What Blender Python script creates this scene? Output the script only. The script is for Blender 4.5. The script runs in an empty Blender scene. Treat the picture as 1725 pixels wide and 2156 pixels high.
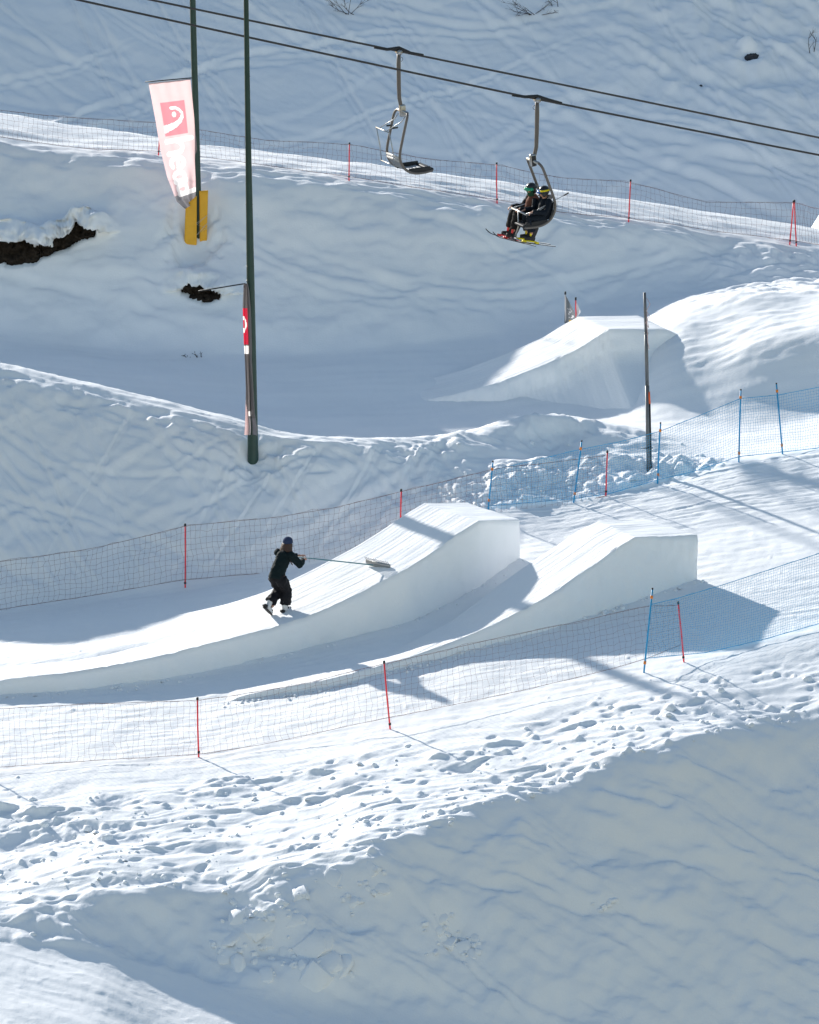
import bpy, bmesh, math, random
import numpy as np
from mathutils import Vector, Matrix, noise as mnoise

random.seed(7)
rng = np.random.default_rng(7)
SC = bpy.context.scene
COL = SC.collection

# ------------------------------------------------------------------ camera
# Camera at the origin looking along +Y, pitched down 15 degrees.  Plan units: 1725 x 2156 picture.
PW, PH, FP = 1725.0, 2156.0, 8804.0
PIT = math.radians(15.0)
SP, CP = math.sin(PIT), math.cos(PIT)
cam = bpy.data.cameras.new('camera')
cam.sensor_fit = 'VERTICAL'
cam.sensor_height = 36.0
cam.lens = 36.0 * FP / PH
cam.clip_start = 1.0
cam.clip_end = 3000.0
cam_o = bpy.data.objects.new('camera', cam)
cam_o.location = (0, 0, 0)
cam_o.rotation_euler = (math.pi / 2 - PIT, 0, 0)
COL.objects.link(cam_o)
SC.camera = cam_o

# ------------------------------------------------------------------ sky, sun, exposure
SUN_E, SUN_A = math.radians(20.0), math.radians(35.0)     # sun stands behind the slope, to the left
sun_to = Vector((-math.sin(SUN_A) * math.cos(SUN_E), math.cos(SUN_A) * math.cos(SUN_E), math.sin(SUN_E)))
world = bpy.data.worlds.new('World')
SC.world = world
world.use_nodes = True
wn = world.node_tree
wn.nodes.clear()
sky = wn.nodes.new('ShaderNodeTexSky')
sky.sky_type = 'NISHITA'
sky.sun_disc = False
sky.sun_elevation = SUN_E
sky.sun_rotation = -SUN_A
sky.altitude = 1800
sky.air_density = 1.45
sky.dust_density = 1.0
sky.ozone_density = 0.5
bg = wn.nodes.new('ShaderNodeBackground')
bg.inputs['Strength'].default_value = 0.115
wo = wn.nodes.new('ShaderNodeOutputWorld')
wn.links.new(sky.outputs[0], bg.inputs[0])
wn.links.new(bg.outputs[0], wo.inputs[0])
sun = bpy.data.lights.new('sun', 'SUN')
sun.energy = 5.0
sun.angle = math.radians(1.0)
sun.color = (1.0, 0.955, 0.89)
sun_o = bpy.data.objects.new('sun', sun)
sun_o.rotation_euler = (-sun_to).to_track_quat('-Z', 'Y').to_euler()
COL.objects.link(sun_o)
SC.view_settings.view_transform = 'Standard'
SC.view_settings.look = 'None'
SC.view_settings.gamma = 1.0
SC.view_settings.use_curve_mapping = False
SC.view_settings.exposure = 0.50

# ------------------------------------------------------------------ helpers
def ray(u, v):
    """s = x/y and T = -z/y of the sight line through plan pixel (u, v)."""
    a = (u - PW / 2) / FP
    b = -(v - PH / 2) / FP
    dy = CP + b * SP
    return a / dy, (SP - b * CP) / dy

def W(u, v, y):
    s, t = ray(u, v)
    return Vector((s * y, y, -t * y))

def pix(p):
    x, y, z = p
    f = y * CP - z * SP
    up = y * SP + z * CP
    return PW / 2 + FP * x / f, PH / 2 - FP * up / f

def sstep(a, b, x):
    t = np.clip((x - a) / (b - a), 0, 1)
    return t * t * (3 - 2 * t)

def band(a, b, soft, x):
    return sstep(a - soft, a + soft, x) * (1 - sstep(b - soft, b + soft, x))

_tabs = {}
def gnoise(x, y, seed=0):
    """2-D gradient noise, about -1..1."""
    if seed not in _tabs:
        r = np.random.default_rng(1000 + seed)
        a = r.random((256, 256)) * 2 * np.pi
        _tabs[seed] = (np.cos(a).astype(np.float32), np.sin(a).astype(np.float32))
    gx, gy = _tabs[seed]
    x = np.asarray(x, np.float32); y = np.asarray(y, np.float32)
    xi = np.floor(x).astype(np.int32); yi = np.floor(y).astype(np.int32)
    fx = x - xi; fy = y - yi
    u = fx * fx * fx * (fx * (fx * 6 - 15) + 10); w = fy * fy * fy * (fy * (fy * 6 - 15) + 10)
    def g(i, j):
        a = (xi + i) & 255; b = (yi + j) & 255
        return gx[a, b] * (fx - i) + gy[a, b] * (fy - j)
    n0 = g(0, 0) * (1 - u) + g(1, 0) * u
    n1 = g(0, 1) * (1 - u) + g(1, 1) * u
    return (n0 * (1 - w) + n1 * w) * 1.5

def fbm(x, y, oct=4, seed=0, gain=0.5):
    out = 0; a = 1.0
    for i in range(oct):
        out = out + a * gnoise(x * 2 ** i + 17.3 * i, y * 2 ** i - 9.1 * i, seed + i)
        a *= gain
    return out

def ridged(x, y, oct=4, seed=0, gain=0.5):
    out = 0; a = 1.0
    for i in range(oct):
        out = out + a * (1 - 2 * np.abs(gnoise(x * 2 ** i + 3.3 * i, y * 2 ** i + 5.7 * i, seed + i)))
        a *= gain
    return out

# ------------------------------------------------------------------ materials
MATS = {}
def mat(name, color, rough=0.6, spec=0.3, metal=0.0, vary=0.12, scale=8.0, bump=0.0, bscale=60.0, transl=0.0):
    if name in MATS:
        return MATS[name]
    m = bpy.data.materials.new(name)
    m.use_nodes = True
    nt = m.node_tree
    b = nt.nodes['Principled BSDF']
    b.inputs['Roughness'].default_value = rough
    b.inputs['Specular IOR Level'].default_value = spec
    b.inputs['Metallic'].default_value = metal
    tc = nt.nodes.new('ShaderNodeTexCoord')
    n = nt.nodes.new('ShaderNodeTexNoise')
    n.inputs['Scale'].default_value = scale
    n.inputs['Detail'].default_value = 4
    nt.links.new(tc.outputs['Object'], n.inputs['Vector'])
    mx = nt.nodes.new('ShaderNodeMix')
    mx.data_type = 'RGBA'
    c = color
    mx.inputs[6].default_value = (c[0] * (1 - vary), c[1] * (1 - vary), c[2] * (1 - vary), 1)
    mx.inputs[7].default_value = (min(1, c[0] * (1 + vary)), min(1, c[1] * (1 + vary)), min(1, c[2] * (1 + vary)), 1)
    nt.links.new(n.outputs['Fac'], mx.inputs[0])
    nt.links.new(mx.outputs[2], b.inputs['Base Color'])
    if bump > 0:
        n2 = nt.nodes.new('ShaderNodeTexNoise')
        n2.inputs['Scale'].default_value = bscale
        n2.inputs['Detail'].default_value = 3
        nt.links.new(tc.outputs['Object'], n2.inputs['Vector'])
        bp = nt.nodes.new('ShaderNodeBump')
        bp.inputs['Strength'].default_value = bump
        bp.inputs['Distance'].default_value = 0.02
        nt.links.new(n2.outputs['Fac'], bp.inputs['Height'])
        nt.links.new(bp.outputs['Normal'], b.inputs['Normal'])
    if transl > 0:
        tr = nt.nodes.new('ShaderNodeBsdfTranslucent')
        nt.links.new(mx.outputs[2], tr.inputs['Color'])
        ms = nt.nodes.new('ShaderNodeMixShader')
        ms.inputs[0].default_value = transl
        out = nt.nodes['Material Output']
        nt.links.new(b.outputs[0], ms.inputs[1])
        nt.links.new(tr.outputs[0], ms.inputs[2])
        nt.links.new(ms.outputs[0], out.inputs['Surface'])
    MATS[name] = m
    return m

def snow_material(name, tint=(0.87, 0.878, 0.885), grain=0.35):
    m = bpy.data.materials.new(name)
    m.use_nodes = True
    nt = m.node_tree
    b = nt.nodes['Principled BSDF']
    b.inputs['Roughness'].default_value = 0.65
    b.inputs['Specular IOR Level'].default_value = 0.25
    tc = nt.nodes.new('ShaderNodeTexCoord')
    n = nt.nodes.new('ShaderNodeTexNoise')
    n.inputs['Scale'].default_value = 0.7
    n.inputs['Detail'].default_value = 6
    nt.links.new(tc.outputs['Object'], n.inputs['Vector'])
    mx = nt.nodes.new('ShaderNodeMix')
    mx.data_type = 'RGBA'
    mx.inputs[6].default_value = (tint[0] * 0.965, tint[1] * 0.965, tint[2] * 0.955, 1)
    mx.inputs[7].default_value = (tint[0] * 1.02, tint[1] * 1.02, tint[2] * 1.025, 1)
    nt.links.new(n.outputs['Fac'], mx.inputs[0])
    nt.links.new(mx.outputs[2], b.inputs['Base Color'])
    n2 = nt.nodes.new('ShaderNodeTexNoise')
    n2.inputs['Scale'].default_value = 22.0
    n2.inputs['Detail'].default_value = 5
    n2.inputs['Roughness'].default_value = 0.65
    nt.links.new(tc.outputs['Object'], n2.inputs['Vector'])
    bp = nt.nodes.new('ShaderNodeBump')
    bp.inputs['Strength'].default_value = grain
    bp.inputs['Distance'].default_value = 0.02
    nt.links.new(n2.outputs['Fac'], bp.inputs['Height'])
    nt.links.new(bp.outputs['Normal'], b.inputs['Normal'])
    return m

SNOW = snow_material('snow')
SNOW_CUT = snow_material('packed_snow', (0.87, 0.878, 0.885), 0.4)

# ------------------------------------------------------------------ object helpers
def tag(o, label=None, cat=None, group=None, kind=None):
    if label: o['label'] = label
    if cat: o['category'] = cat
    if group: o['group'] = group
    if kind: o['kind'] = kind
    return o

def thing(name, loc, label, cat, group=None, rot=None):
    o = bpy.data.objects.new(name, None)
    o.empty_display_size = 0.2
    o.location = loc
    if rot is not None: o.rotation_euler = rot
    COL.objects.link(o)
    tag(o, label, cat, group)
    return o

def link_mesh(name, me, mats, parent=None, smooth=True):
    for m in (mats if isinstance(mats, (list, tuple)) else [mats]):
        me.materials.append(m)
    if smooth and len(me.polygons):
        me.polygons.foreach_set('use_smooth', np.ones(len(me.polygons), bool))
    o = bpy.data.objects.new(name, me)
    COL.objects.link(o)
    if parent is not None:
        o.parent = parent
    return o

class MB:
    """collects vertices and faces of ONE piece."""
    def __init__(self):
        self.v = []; self.f = []; self.m = []
    def add(self, verts, faces, mi=0):
        o = len(self.v)
        self.v.extend([tuple(p) for p in verts])
        self.f.extend([tuple(i + o for i in f) for f in faces])
        self.m.extend([mi] * len(faces))
    def tube(self, pts, rad, n=8, cap=True, mi=0, flat=1.0):
        pts = [Vector(p) for p in pts]
        k = len(pts)
        if not hasattr(rad, '__len__'): rad = [rad] * k
        rings = []
        prev = None
        for i in range(k):
            d = (pts[min(i + 1, k - 1)] - pts[max(i - 1, 0)])
            if d.length < 1e-9: d = Vector((0, 0, 1))
            d.normalize()
            if prev is None:
                a = Vector((0, 0, 1)) if abs(d.z) < 0.9 else Vector((1, 0, 0))
                e1 = d.cross(a).normalized()
            else:
                e1 = (prev - d * prev.dot(d))
                if e1.length < 1e-6:
                    e1 = d.orthogonal()
                e1.normalize()
            prev = e1
            e2 = d.cross(e1)
            rings.append([pts[i] + (e1 * math.cos(2 * math.pi * j / n) + e2 * flat * math.sin(2 * math.pi * j / n)) * rad[i] for j in range(n)])
        vs = [p for r in rings for p in r]
        fs = [(i * n + j, i * n + (j + 1) % n, (i + 1) * n + (j + 1) % n, (i + 1) * n + j) for i in range(k - 1) for j in range(n)]
        if cap:
            fs.append(tuple(range(n))[::-1])
            fs.append(tuple((k - 1) * n + j for j in range(n)))
        self.add(vs, fs, mi)
        return self
    def box(self, c, size, rot=None, mi=0, taper=1.0):
        c = Vector(c); hx, hy, hz = size[0] / 2, size[1] / 2, size[2] / 2
        vs = []
        for z in (-1, 1):
            t = taper if z > 0 else 1.0
            for x, y in ((-1, -1), (1, -1), (1, 1), (-1, 1)):
                p = Vector((x * hx * t, y * hy * t, z * hz))
                if rot is not None: p = rot @ p
                vs.append(c + p)
        self.add(vs, [(3, 2, 1, 0), (4, 5, 6, 7), (0, 1, 5, 4), (1, 2, 6, 5), (2, 3, 7, 6), (3, 0, 4, 7)], mi)
        return self
    def ball(self, c, r, n=12, m=8, rot=None, mi=0):
        c = Vector(c)
        if not hasattr(r, '__len__'): r = (r, r, r)
        vs = []; fs = []
        def P(x, y, z):
            p = Vector((x * r[0], y * r[1], z * r[2]))
            if rot is not None: p = rot @ p
            return c + p
        vs.append(P(0, 0, 1))
        for i in range(1, m):
            t = math.pi * i / m
            for j in range(n):
                a = 2 * math.pi * j / n
                vs.append(P(math.sin(t) * math.cos(a), math.sin(t) * math.sin(a), math.cos(t)))
        vs.append(P(0, 0, -1))
        for j in range(n): fs.append((0, 1 + j, 1 + (j + 1) % n))
        for i in range(m - 2):
            for j in range(n):
                a = 1 + i * n
                fs.append((a + j, a + n + j, a + n + (j + 1) % n, a + (j + 1) % n))
        b = 1 + (m - 2) * n
        for j in range(n): fs.append((b + j, len(vs) - 1, b + (j + 1) % n))
        self.add(vs, fs, mi)
        return self
    def build(self, name, mats, parent=None, smooth=True, origin=None):
        me = bpy.data.meshes.new(name)
        vs = self.v
        if origin is not None:
            vs = [(p[0] - origin[0], p[1] - origin[1], p[2] - origin[2]) for p in vs]
        me.from_pydata(vs, [], self.f)
        o = link_mesh(name, me, mats, parent, smooth)
        if any(self.m):
            me.polygons.foreach_set('material_index', np.array(self.m, np.int32))
        if origin is not None: o.location = origin
        return o

def bevel(o, w, seg=2):
    b = o.modifiers.new('bevel', 'BEVEL'); b.width = w; b.segments = seg; b.limit_method = 'ANGLE'
    return o

def grid_mesh(P):
    """P: (rows, cols, 3) array -> mesh"""
    r, c, _ = P.shape
    me = bpy.data.meshes.new('grid')
    nv = r * c
    me.vertices.add(nv)
    me.vertices.foreach_set('co', np.ascontiguousarray(P, np.float32).reshape(-1))
    i = np.arange(r - 1)[:, None] * c + np.arange(c - 1)[None, :]
    quads = np.stack([i, i + 1, i + c + 1, i + c], -1).reshape(-1)
    nf = (r - 1) * (c - 1)
    me.loops.add(nf * 4)
    me.loops.foreach_set('vertex_index', quads.astype(np.int32))
    me.polygons.add(nf)
    me.polygons.foreach_set('loop_start', np.arange(0, nf * 4, 4, dtype=np.int32))
    me.update(calc_edges=True)
    return me

# ================================================================== TERRAIN
# Feature lines of the slope, from the near track to the far hill: (plan u, plan v, distance y)
def F(*pts):
    return list(pts)
# helper entries given by height instead of plan v are marked with a 4th item True
T_foot = F((-700, 1900, 67.6), (-200, 1962, 67.2), (0, 1985, 67.0), (215, 2010, 66.9), (350, 2057, 66.7), (450, 2077, 66.6), (650, 2117, 66.7), (862, 2147, 67.0), (1200, 2200, 67.6), (1725, 2290, 68.6), (2400, 2400, 69.5))
T_crest = F((-700, 1960, 68.0), (-200, 1960, 67.7), (0, 1937, 67.6), (100, 1902, 67.9), (210, 1868, 68.2), (350, 1870, 68.2), (500, 1870, 68.3), (650, 1837, 68.6), (750, 1790, 69.0), (862, 1760, 69.5), (1012, 1712, 70.3), (1122, 1680, 71.0), (1212, 1642, 71.5), (1362, 1580, 72.3), (1500, 1550, 73.0), (1647, 1527, 73.7), (1725, 1505, 74.0), (2400, 1300, 76))
T_ff = F((-700, 1640, 74.6), (0, 1608, 74.6), (418, 1594, 74.6), (820, 1533, 75.0), (1356, 1413, 76.5), (1437, 1393, 76.8), (1725, 1325, 77.8), (2400, 1170, 80))
T_bf = F((-700, 1380, 83.6), (0, 1285, 84.0), (390, 1237, 84.2), (650, 1190, 84.6), (845, 1128, 85.0), (1035, 1075, 85.5), (1200, 1062, 86.0), (1278, 1043, 86.3), (1390, 1018, 86.7), (1556, 972, 87.2), (1645, 956, 87.5), (1725, 942, 87.8), (2400, 820, 89))
T_cr = F((-700, 640, 90.2), (0, 751, 89.2), (125, 784, 88.8), (280, 821, 88.4), (375, 844, 88.0), (500, 879, 87.5), (560, 900, 87.3), (650, 914, 87.2), (862, 920, 87.8), (1000, 905, 88.8), (1050, 880, 89.3), (1162, 871, 89.9), (1252, 879, 89.9), (1362, 908, 89.6), (1500, 942, 88.9), (1612, 940, 88.5), (1725, 932, 88.4), (2400, 800, 89.6))
T_cr2 = [(u, v, y + (0.9 if u < 600 else 0.35)) for u, v, y in T_cr]
T_cr = [(u, v + (24 if u < 530 else (16 if u < 600 else (6 if u < 900 else 0))), y) for u, v, y in T_cr]
# valley and beyond: (u, z, y) by height
T_v1 = F((-700, -22.2, 95), (0, -22.6, 93), (500, -22.95, 92.8), (650, -23.35, 92), (862, -23.3, 92.3), (1050, -23.15, 92.6), (1162, -23.0, 92.8), (1362, -22.6, 92.2), (1500, -22.5, 91.7), (1650, -22.4, 91.8), (1725, -22.3, 91.9), (2400, -20.8, 92))
T_v2 = F((-700, -22.1, 96.5), (0, -22.4, 95.5), (500, -22.85, 95.3), (862, -22.8, 95), (1100, -22.5, 94.8), (1290, -22.4, 94.6), (1350, -21.9, 94.4), (1400, -21.5, 94.2), (1440, -21.45, 94.0), (1490, -21.55, 93.8), (1560, -21.3, 93.7), (1650, -21.05, 93.7), (1725, -20.9, 93.7), (2400, -19.3, 93.4))
T_v3 = F((-700, -22.0, 97.8), (0, -22.2, 97.5), (500, -22.58, 96.8), (862, -22.35, 96.8), (1100, -22.3, 96.6), (1270, -22.1, 96.6), (1340, -21.5, 96.2), (1390, -21.15, 96.2), (1450, -20.95, 96.6), (1570, -20.62, 97.0), (1725, -20.55, 97.2), (2400, -19, 97))
T_toe = F((-700, 660, 99.5), (0, 700, 99.0), (250, 745, 98.7), (500, 750, 98.3), (700, 745, 98.2), (862, 728, 98.3), (1000, 708, 98.6), (1100, 692, 99), (1324, 640, 100.5), (1500, 608, 101.6), (1725, 590, 102.2), (2400, 560, 102.8))
T_p1 = F((-700, 180, 104.3), (0, 297, 103.5), (140, 322, 103.3), (335, 327, 103.1), (420, 345, 102.9), (540, 356, 102.6), (735, 379, 102.3), (862, 402, 102.0), (1047, 428, 102.1), (1232, 462, 102.6), (1324, 467, 102.8), (1512, 498, 103.1), (1663, 515, 103.3), (1725, 524, 103.4), (2400, 640, 104))
T_p1 = [(u, v + 7, y) for u, v, y in T_p1]
T_p2 = F((-700, 110, 108.5), (0, 230, 107.6), (175, 258, 107.1), (320, 281, 106.7), (420, 297, 106.3), (555, 312, 106.0), (735, 335, 105.5), (862, 350, 105.2), (1047, 374, 105.3), (1172, 395, 105.5), (1327, 415, 105.7), (1487, 440, 105.9), (1662, 466, 105.9), (1725, 480, 106.0), (2400, 600, 106.5))
T_gul = F((-700, -26, 127), (0, -26.6, 126), (862, -27.0, 123), (1250, -27.1, 122), (1500, -27.0, 122), (1640, -25.6, 122), (1690, -24.0, 122), (1725, -22.9, 122), (2400, -20, 122))
T_dip = F((-700, -23.6, 118), (0, -23.9, 118), (862, -24.4, 118), (1250, -24.8, 119.3), (1725, -24.6, 120.0), (2400, -22, 120))
T_h1 = F((-700, 200, 142), (0, 262, 141), (420, 320, 140), (862, 380, 138), (1327, 440, 136), (1725, 500, 135), (2400, 600, 135))
T_h2 = F((-700, -260, 156), (0, -160, 154), (862, -100, 151), (1725, -40, 149), (2400, 0, 148))
T_h3 = F((-700, -9, 170), (0, -10.5, 168), (862, -12.0, 165), (1725, -13.0, 163), (2400, -14, 162))

NC = 760
SMAX = 0.145
S = np.linspace(-SMAX, SMAX, NC)
def feat(pts, byz=False):
    """world (y,z) of a feature at every column s"""
    ss, yy, zz = [], [], []
    for u, v, y in pts:
        if byz:
            s = (u - PW / 2) / FP / CP
            z = v
        else:
            s, t = ray(u, v); z = -t * y
        ss.append(s); yy.append(y); zz.append(z)
    y = np.interp(S, ss, yy); z = np.interp(S, ss, zz)
    k = np.exp(-0.5 * (np.arange(-24, 25) / 8.0) ** 2); k /= k.sum()
    sm = lambda a: np.convolve(np.pad(a, 24, mode='edge'), k, 'valid')
    return sm(y), sm(z)

K1_top = [(-150, 1446), (0, 1433), (150, 1415), (300, 1390), (450, 1353), (575, 1321), (675, 1287), (775, 1240), (862, 1195), (912, 1163), (962, 1127), (1009, 1097)]
K1_foot = [(-150, 1476), (0, 1465), (200, 1453), (400, 1425), (600, 1378), (862, 1311), (962, 1260), (1037, 1220), (1105, 1178)]
fy_ff = feat(T_ff); fy_bf = feat(T_bf)
def on_plane(u, v):
    """where the sight line meets the park floor spanned between front fence and back fence"""
    s, t = ray(u, v)
    y4 = np.interp(s, S, fy_ff[0]); z4 = np.interp(s, S, fy_ff[1])
    y7 = np.interp(s, S, fy_bf[0]); z7 = np.interp(s, S, fy_bf[1])
    m = (z7 - z4) / (y7 - y4)
    y = (m * y4 - z4) / (m + t)
    return s, y, -t * y
def seg_y(pairs, u):
    a = np.array(pairs, float)
    return float(np.interp(u, a[:, 0], a[:, 1]))
# foot line and raised run-in behind it
uu = np.linspace(-160, 1105, 60)
s5, y5, z5, y6, z6 = [], [], [], [], []
for u in uu:
    s, y, z = on_plane(u, seg_y(K1_foot, u))
    s5.append(s); y5.append(y); z5.append(z)
    _, t = ray(u, seg_y(K1_top, u))
    up = -t * (y + 0.1) - z
    fall = 1 - float(sstep(560, 760, np.float64(u)))
    y6.append(y + 1.1); z6.append(z + 0.03 + max(0, up - 0.02) * fall)
u_ext = [1250, 1725, 2400]
for u in u_ext:
    vv = 1160 if u == 1250 else (1090 if u == 1725 else 980)
    s, y, z = on_plane(u, vv)
    s5.append(s); y5.append(y); z5.append(z)
    s, y, z = on_plane(u, vv - 40)
    y6.append(y); z6.append(z)
s5 = [-0.3] + s5; y5 = [y5[0]] + y5; z5 = [z5[0]] + z5; y6 = [y6[0]] + y6; z6 = [z6[0]] + z6
f5 = (np.interp(S, s5, y5), np.interp(S, s5, z5))
f6 = (np.interp(S, s5, y6), np.interp(S, s5, z6))

foot = feat(T_foot)
feats = [
    (np.full(NC, 40.0), foot[1] - 16.0), (np.full(NC, 61.0), foot[1] - 0.4), foot, feat(T_crest), fy_ff, f5, f6, fy_bf,  # first entry: unseen ground dropped steeply to cut bounce light on the bank
    feat(T_cr), feat(T_cr2), feat(T_v1, True), feat(T_v2, True), feat(T_v3, True), feat(T_toe), feat(T_p1), feat(T_p2),
    feat(T_dip, True), feat(T_gul, True), feat(T_h1), feat(T_h2), feat(T_h3, True), (np.full(NC, 210.0), np.full(NC, -20.0)), (np.full(NC, 420.0), np.full(NC, -30.0))]
qv = np.array([0, 1, 2, 3, 4, 5, 6, 7, 8, 8.25] + list(range(9, 15)) + [14.5] + list(range(15, 15 + len(feats) - 17)), float)
FY = np.array([f[0] for f in feats]); FZ = np.array([f[1] for f in feats])
FY = np.maximum.accumulate(FY + np.arange(len(feats))[:, None] * 1e-4, axis=0)
yf = np.arange(40.0, 420.01, 0.05)
ZC = np.empty((NC, len(yf)), np.float32); QC = np.empty((NC, len(yf)), np.float32)
for j in range(NC):
    ZC[j] = np.interp(yf, FY[:, j], FZ[:, j])
    QC[j] = np.interp(yf, FY[:, j], qv)
def blur(a, sig):
    n = int(3 * sig / 0.05)
    k = np.exp(-0.5 * (np.arange(-n, n + 1) * 0.05 / sig) ** 2); k /= k.sum()
    out = np.empty_like(a)
    for j in range(a.shape[0]):
        out[j] = np.convolve(np.pad(a[j], n, mode='edge'), k, 'valid')
    return out
ZA = blur(ZC, 0.16); ZB = blur(ZC, 0.45); ZD = blur(ZC, 0.9)
w1 = sstep(83.5, 85.5, yf)[None]; w2 = sstep(126, 132, yf)[None]
w0 = 1 - sstep(72, 73.5, yf)[None]
# the park floor stays crisp, banks are rounded
ZS = ZA * (1 - w1) * (1 - w0) + ZB * np.maximum(w1 * (1 - w2), w0 * 0.6) + ZA * w0 * 0.4 + ZD * w2
ZC = ZS.astype(np.float32)
def zbase(s, y):
    j = np.clip((s + SMAX) / (2 * SMAX) * (NC - 1), 0, NC - 1.001)
    i = np.clip((y - 40.0) / 0.05, 0, len(yf) - 1.001)
    j0 = int(j); i0 = int(i); a = j - j0; b = i - i0
    return float((ZC[j0, i0] * (1 - b) + ZC[j0, i0 + 1] * b) * (1 - a) + (ZC[j0 + 1, i0] * (1 - b) + ZC[j0 + 1, i0 + 1] * b) * a)

# rows: spread so that each covers about the same height of the picture
vcol = np.arctan2(-ZC[::20], yf[None]) * FP * 0.475
dens = np.abs(np.diff(vcol, axis=1)).mean(0) / 0.05
dens = np.clip(dens, 3.0, 45.0)
dens[yf[:-1] < 62] = 1.5
dens[yf[:-1] > 160] = 1.0
dens[yf[:-1] > 180] = 0.3
dens[(yf[:-1] > 114) & (yf[:-1] < 134)] = 2.0
dens = np.convolve(np.pad(dens, 10, mode='edge'), np.ones(21) / 21, 'valid')
cum = np.concatenate([[0], np.cumsum(dens * 0.05)])
NR = 1480
rows = np.interp(np.linspace(0, cum[-1], NR), cum, yf)
Y = np.repeat(rows[:, None], NC, 1)
X = S[None, :] * Y
Z = np.empty((NR, NC)); Q = np.empty((NR, NC))
for j in range(NC):
    Z[:, j] = np.interp(rows, yf, ZC[j]); Q[:, j] = np.interp(rows, yf, QC[j])
th = np.arctan2(-Z, Y)
V = PH / 2 - FP * np.tan(PIT - th)
U = PW / 2 + FP * S[None, :] * (CP + np.tan(PIT - th) * SP)

def rot2(x, y, deg):
    c, s = math.cos(math.radians(deg)), math.sin(math.radians(deg))
    return x * c + y * s, -x * s + y * c

def row_of(y): return np.searchsorted(rows, y)
def window(x, y, r):
    i0 = max(0, row_of(y - r) - 1); i1 = min(NR, row_of(y + r) + 1)
    sa, sb = (x - r) / y, (x + r) / y
    j0 = int(np.clip((min(sa, sb) * 1.005 + SMAX) / (2 * SMAX) * (NC - 1) - 1, 0, NC - 1)); j1 = int(np.clip((max(sa, sb) * 1.005 + SMAX) / (2 * SMAX) * (NC - 1) + 2, 1, NC))
    return slice(i0, i1), slice(j0, j1)

def ground_hit(u, v, grid=None):
    """front-most ground point on the sight line"""
    s, t = ray(u, v)
    j = np.clip((s + SMAX) / (2 * SMAX) * (NC - 1), 0, NC - 1.001)
    j0 = int(j); a = j - j0
    if grid is None:
        z = ZC[j0] * (1 - a) + ZC[j0 + 1] * a; yy = yf
    else:
        z = Z[:, j0] * (1 - a) + Z[:, j0 + 1] * a; yy = rows
    g = z + t * yy
    k = np.nonzero((g[1:] >= 0) & (g[:-1] < 0) & (yy[1:] > 56))[0]
    if len(k) == 0:
        return Vector((s * 70, 70, -t * 70))
    k = k[0]
    f = -g[k] / (g[k + 1] - g[k])
    y = yy[k] + f * (yy[k + 1] - yy[k])
    return Vector((s * y, y, -t * y))

def ground_z(x, y):
    s = x / y
    j = np.clip((s + SMAX) / (2 * SMAX) * (NC - 1), 0, NC - 1.001); j0 = int(j); a = j - j0
    i = int(np.clip(row_of(y) - 1, 0, NR - 2)); f = np.clip((y - rows[i]) / (rows[i + 1] - rows[i]), 0, 1)
    return float((Z[i, j0] * (1 - f) + Z[i + 1, j0] * f) * (1 - a) + (Z[i, j0 + 1] * (1 - f) + Z[i + 1, j0 + 1] * f) * a)

# ---- relief --------------------------------------------------------------
D = np.zeros_like(Z)
hs = Z + 25.0
wx = X + 0.35 * gnoise(X * 0.7, Y * 0.7, 90); wy = Y + 0.35 * gnoise(X * 0.7 + 40, Y * 0.7, 91)
# everywhere
D += 0.018 * fbm(X / 1.6, Y / 1.6, 3, 1) * (Q > 2)
D += 0.004 * fbm(X / 0.22, Y / 0.35, 2, 4)
# A. near groomed track
m = band(0, 2.0, 0.06, Q)
lx, ly = rot2(X, Y, -24)
D += m * (0.012 * gnoise(lx / 1.2, ly / 0.22, 8) + 0.02 * np.maximum(0, fbm(lx / 0.35, ly / 0.17, 2, 9) - 0.35) + 0.05 * gnoise(lx / 4, ly / 1.1, 10))
# B. steep near bank: slumped layers dipping to the right
m = band(2.03, 2.97, 0.09, Q)
q1 = hs + 0.42 * X + 0.25 * gnoise(X / 1.9, hs / 1.4, 12)
strata = fbm(X / 3.2, q1 / 0.55, 3, 13, 0.55)
D += m * (0.17 * strata * (0.55 + 0.6 * gnoise(X / 2.2 + 5, hs / 1.5, 14)) + 0.10 * fbm(X / 1.3, hs / 0.8, 3, 15) + 0.03 * ridged(X / 0.9 + 0.6 * hs, q1 / 0.28, 2, 17) * sstep(0.0, 0.6, gnoise(X / 1.4, hs / 0.9, 19)))
# concave scoop left of centre
D += m * (0.02 * fbm(X / 0.35, hs / 0.22, 3, 186) + 0.05 * np.maximum(0, gnoise(X / 0.5, hs / 0.3, 189) - .3))
D += -0.25 * np.exp(-((U - 330) / 190) ** 2) * band(2.2, 3.0, 0.2, Q)
# C. trampled field
mf = band(2.95, 3.86, 0.06, Q)
lx, ly = rot2(wx, wy, 14)
D += mf * (0.03 * fbm(lx / 1.8, ly / 0.9, 2, 21) + 0.012 * gnoise(lx / 0.7, ly / 0.22, 24) + 0.03 * np.maximum(0, gnoise(lx / 0.55, ly / 0.2, 27) - 0.35) - 0.03 * np.maximum(0, gnoise(lx / 0.6, ly / 0.18, 29) - 0.35))
mt = mf * sstep(3.85, 3.55, Q) * (0.45 + 0.55 * sstep(-0.3, 0.3, gnoise(X / 2.4, Y / 1.3, 25)))
D += mt * (0.022 * np.minimum(0.25, fbm(lx / 0.8, ly / 0.34, 2, 26)))
# crest rim of the near bank: crumbled edge
m = band(2.8, 3.12, 0.06, Q)
D += m * (0.035 * ridged(X / 1.1, Y / 0.6, 2, 31) + 0.07 * fbm(X / 1.7, Y / 0.9, 2, 34))
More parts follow.
